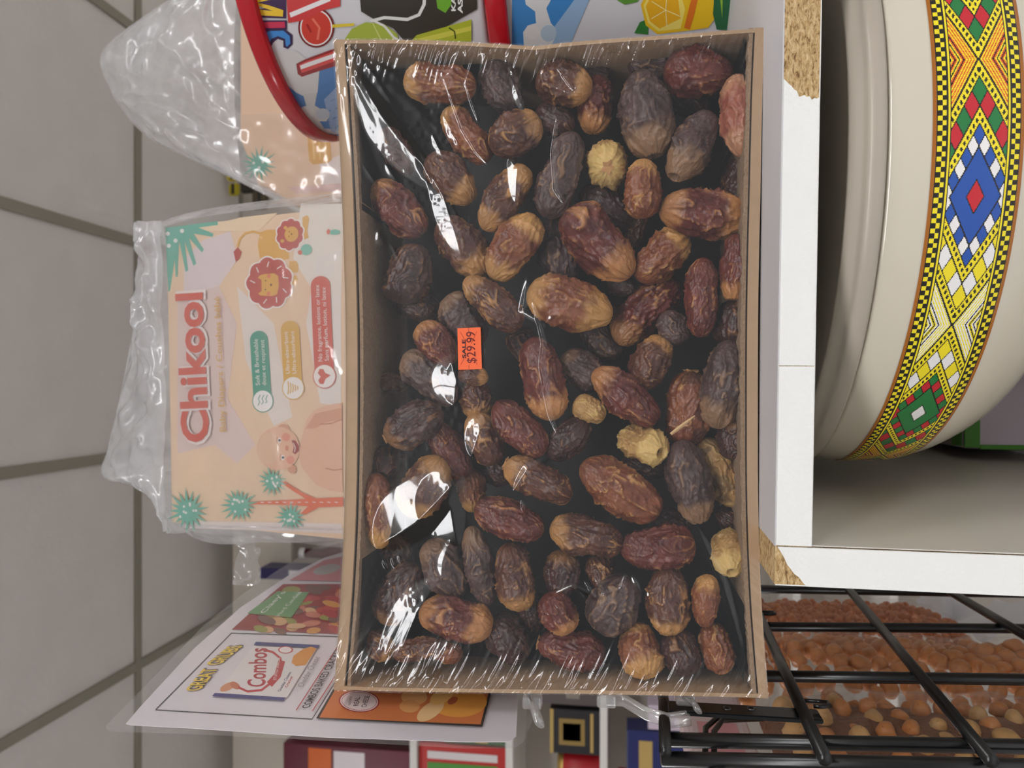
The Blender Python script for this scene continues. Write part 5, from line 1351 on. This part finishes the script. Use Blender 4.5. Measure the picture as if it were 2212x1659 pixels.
def prod(name, cat, label, v0, v1, shelf, u_top, rgb, kind='box', accent=None, y=0.02, text=None):
    xa, xb = sorted((xat(v0), xat(v1))); zb_ = zsh[shelf]+0.0105; zt_ = P(u_top, 1500, YS0+y).z
    cy = YS0+y
    t = thing(name, label, cat, ((xa+xb)/2, cy+0.05, zb_))
    m = mat('product_%d_%d_%d' % rgb, rgb, 0.35, 0.05, 20)
    w_ = xb-xa
    if kind == 'box':
        box('carton', (xa, cy, zb_), (xb, cy+0.09, zt_), m, t, 0.002)
    elif kind == 'tin':
        lathe('tin_body', [(0, zb_), (w_/2-0.003, zb_), (w_/2, zb_+0.004), (w_/2, zt_-0.02), (w_/2-0.004, zt_-0.014), (w_/2-0.004, zt_), (0, zt_)], ((xa+xb)/2, cy+w_/2), m, t, 32)
        lathe('tin_lid', [(w_/2-0.003, zt_-0.016), (w_/2-0.002, zt_+0.002), (0, zt_+0.002)], ((xa+xb)/2, cy+w_/2), mat('lid_gold', (196, 160, 90), 0.3, metal=0.6), t, 32)
    else:
        r = w_/2
        lathe('bottle_body', [(0, zb_), (r, zb_+0.002), (r, zb_+(zt_-zb_)*0.62), (r*0.4, zb_+(zt_-zb_)*0.82), (r*0.36, zt_), (0, zt_)], ((xa+xb)/2, cy+r), m, t, 24)
        lathe('bottle_cap', [(r*0.42, zt_-0.015), (r*0.42, zt_+0.004), (0, zt_+0.004)], ((xa+xb)/2, cy+r), mat('cap_white', (230, 230, 230), 0.4), t, 24)
    for (fx0, fx1, fz0, fz1, c) in (accent or []):
        y0_ = cy-0.0012 if kind == 'box' else cy-0.0012
        H_ = zt_-zb_
        box('label_panel', (xa+w_*fx0, y0_, zb_+H_*fz0), (xa+w_*fx1, y0_+0.001 if kind == 'box' else cy+0.01, zb_+H_*fz1), flat(c, 0.4), t)
    return t
G = (190, 160, 96)
prod('snack_packet', 'packet', 'maroon packet with white and orange splash, top row of far shelf', 1622, 1685, 0, 612, (104, 26, 46), 'box', [(0.1, 0.9, 0.62, 0.8, (226, 110, 40)), (0.15, 0.85, 0.36, 0.6, (236, 226, 230))])
prod('snack_canister', 'canister', 'grey canister with yellow rings, top row of far shelf', 1612, 1659, 0, 735, (130, 134, 130), 'tin', [(0.1, 0.9, 0.7, 0.95, (226, 216, 70)), (0.1, 0.9, 0.1, 0.3, (226, 216, 70))], y=0.16)
prod('maroon_bottle', 'bottle', 'dark maroon bottle seen between the diaper pack and the sign', 1180, 1235, 0, 640, (80, 24, 40), 'bottle')
prod('navy_box', 'box', 'slim navy and white box beside the maroon bottle on the far shelf', 1238, 1262, 0, 560, (50, 46, 96), 'box', [(0.1, 0.9, 0.5, 0.8, (226, 222, 226))])
prod('black_tin', 'tin', 'black tin with white script, top row of far shelf', 1560, 1608, 0, 770, (26, 26, 30), 'tin', [(0.35, 0.6, 0.2, 0.8, (210, 210, 214))])
prod('red_green_box', 'box', 'red and green striped box, second row of far shelf', 1600, 1680, 1, 905, (190, 50, 46), 'box', [(0.1, 0.5, 0.1, 0.9, (80, 150, 60)), (0.6, 0.8, 0.1, 0.9, (222, 216, 216))])
prod('green_box', 'box', 'dark green box with a gold band, second row of far shelf', 1560, 1596, 1, 960, (62, 96, 56), 'box', [(0.1, 0.9, 0.3, 0.5, G)])
prod('yellow_tin', 'tin', 'yellow tin, second row of far shelf', 1520, 1556, 1, 1000, (220, 200, 90), 'tin')
prod('black_gold_box', 'box', 'black box with gold frame and gold medallion, third row of far shelf', 1510, 1602, 2, 1188, (42, 40, 44), 'box', [(0.0, 1.0, 0.93, 1.0, G), (0.06, 0.94, 0.13, 0.19, G), (0.2, 0.8, 0.3, 0.82, (150, 124, 70)), (0.3, 0.7, 0.38, 0.74, (66, 58, 46))])
prod('red_gold_tin', 'tin', 'red tin with gold emblem beside the black and gold box', 1606, 1680, 2, 1205, (176, 26, 34), 'tin', [(0.36, 0.64, 0.3, 0.7, G)])
prod('grey_carton', 'carton', 'grey carton, third row of far shelf left of the red tin', 1430, 1500, 2, 1150, (92, 84, 84), 'box', [(0.2, 0.8, 0.3, 0.5, (140, 130, 120))])
prod('blue_gold_box', 'box', 'tall navy blue box with a gold square, fourth row of far shelf', 1544, 1646, 3, 1354, (36, 44, 100), 'box', [(0.2, 0.8, 0.62, 0.82, G)])
prod('red_carton', 'carton', 'red carton at the foot of the frame, fourth row of far shelf', 1652, 1720, 3, 1335, (170, 30, 44), 'box')
prod('lilac_carton', 'carton', 'pale lilac carton beside the navy box, fourth row of far shelf', 1490, 1540, 3, 1400, (206, 190, 206), 'box')
# right part of the far wall: yellow and black packets on a hanging strip
for k, (u, v, c, s_) in enumerate(((500, 375, (226, 206, 50), 0.05), (503, 408, (206, 190, 50), 0.045), (535, 395, (60, 56, 50), 0.07), (560, 430, (90, 80, 60), 0.07))):
    p = P(u, v, 2.5)
    t = thing('hanging_packet', ['small yellow packet on the far wall beside the second diaper pack, upper', 'small yellow packet on the far wall beside the second diaper pack, lower', 'dark packet hanging on the far wall right of the yellow ones', 'brown packet hanging on the far wall, lowest of the strip'][k], 'packet', p, 'packets on the far wall')
    bm = bmesh.new(); w_, h_ = s_*0.5, s_*0.42
    hexa(bm, [p+Vector((-w_, 0, -h_)), p+Vector((w_, 0, -h_)), p+Vector((w_, 0.02, -h_)), p+Vector((-w_, 0.02, -h_)), p+Vector((-w_, 0, h_)), p+Vector((w_, 0, h_)), p+Vector((w_, 0.02, h_)), p+Vector((-w_, 0.02, h_))])
    bmesh.ops.bevel(bm, geom=bm.edges[:], offset=0.006, segments=2, affect='EDGES')
    bmobj('packet_body', bm, mat('packet_%d' % k, c, 0.5, 0.1, 30), t)
    box('packet_band', (p.x-w_*0.8, p.y-0.001, p.z-0.006), (p.x+w_*0.8, p.y+0.001, p.z+0.006), mat('packet_band', (50, 46, 40), 0.5), t)
# fix parenting of price sticker children, done; tidy
bpy.context.view_layer.update()
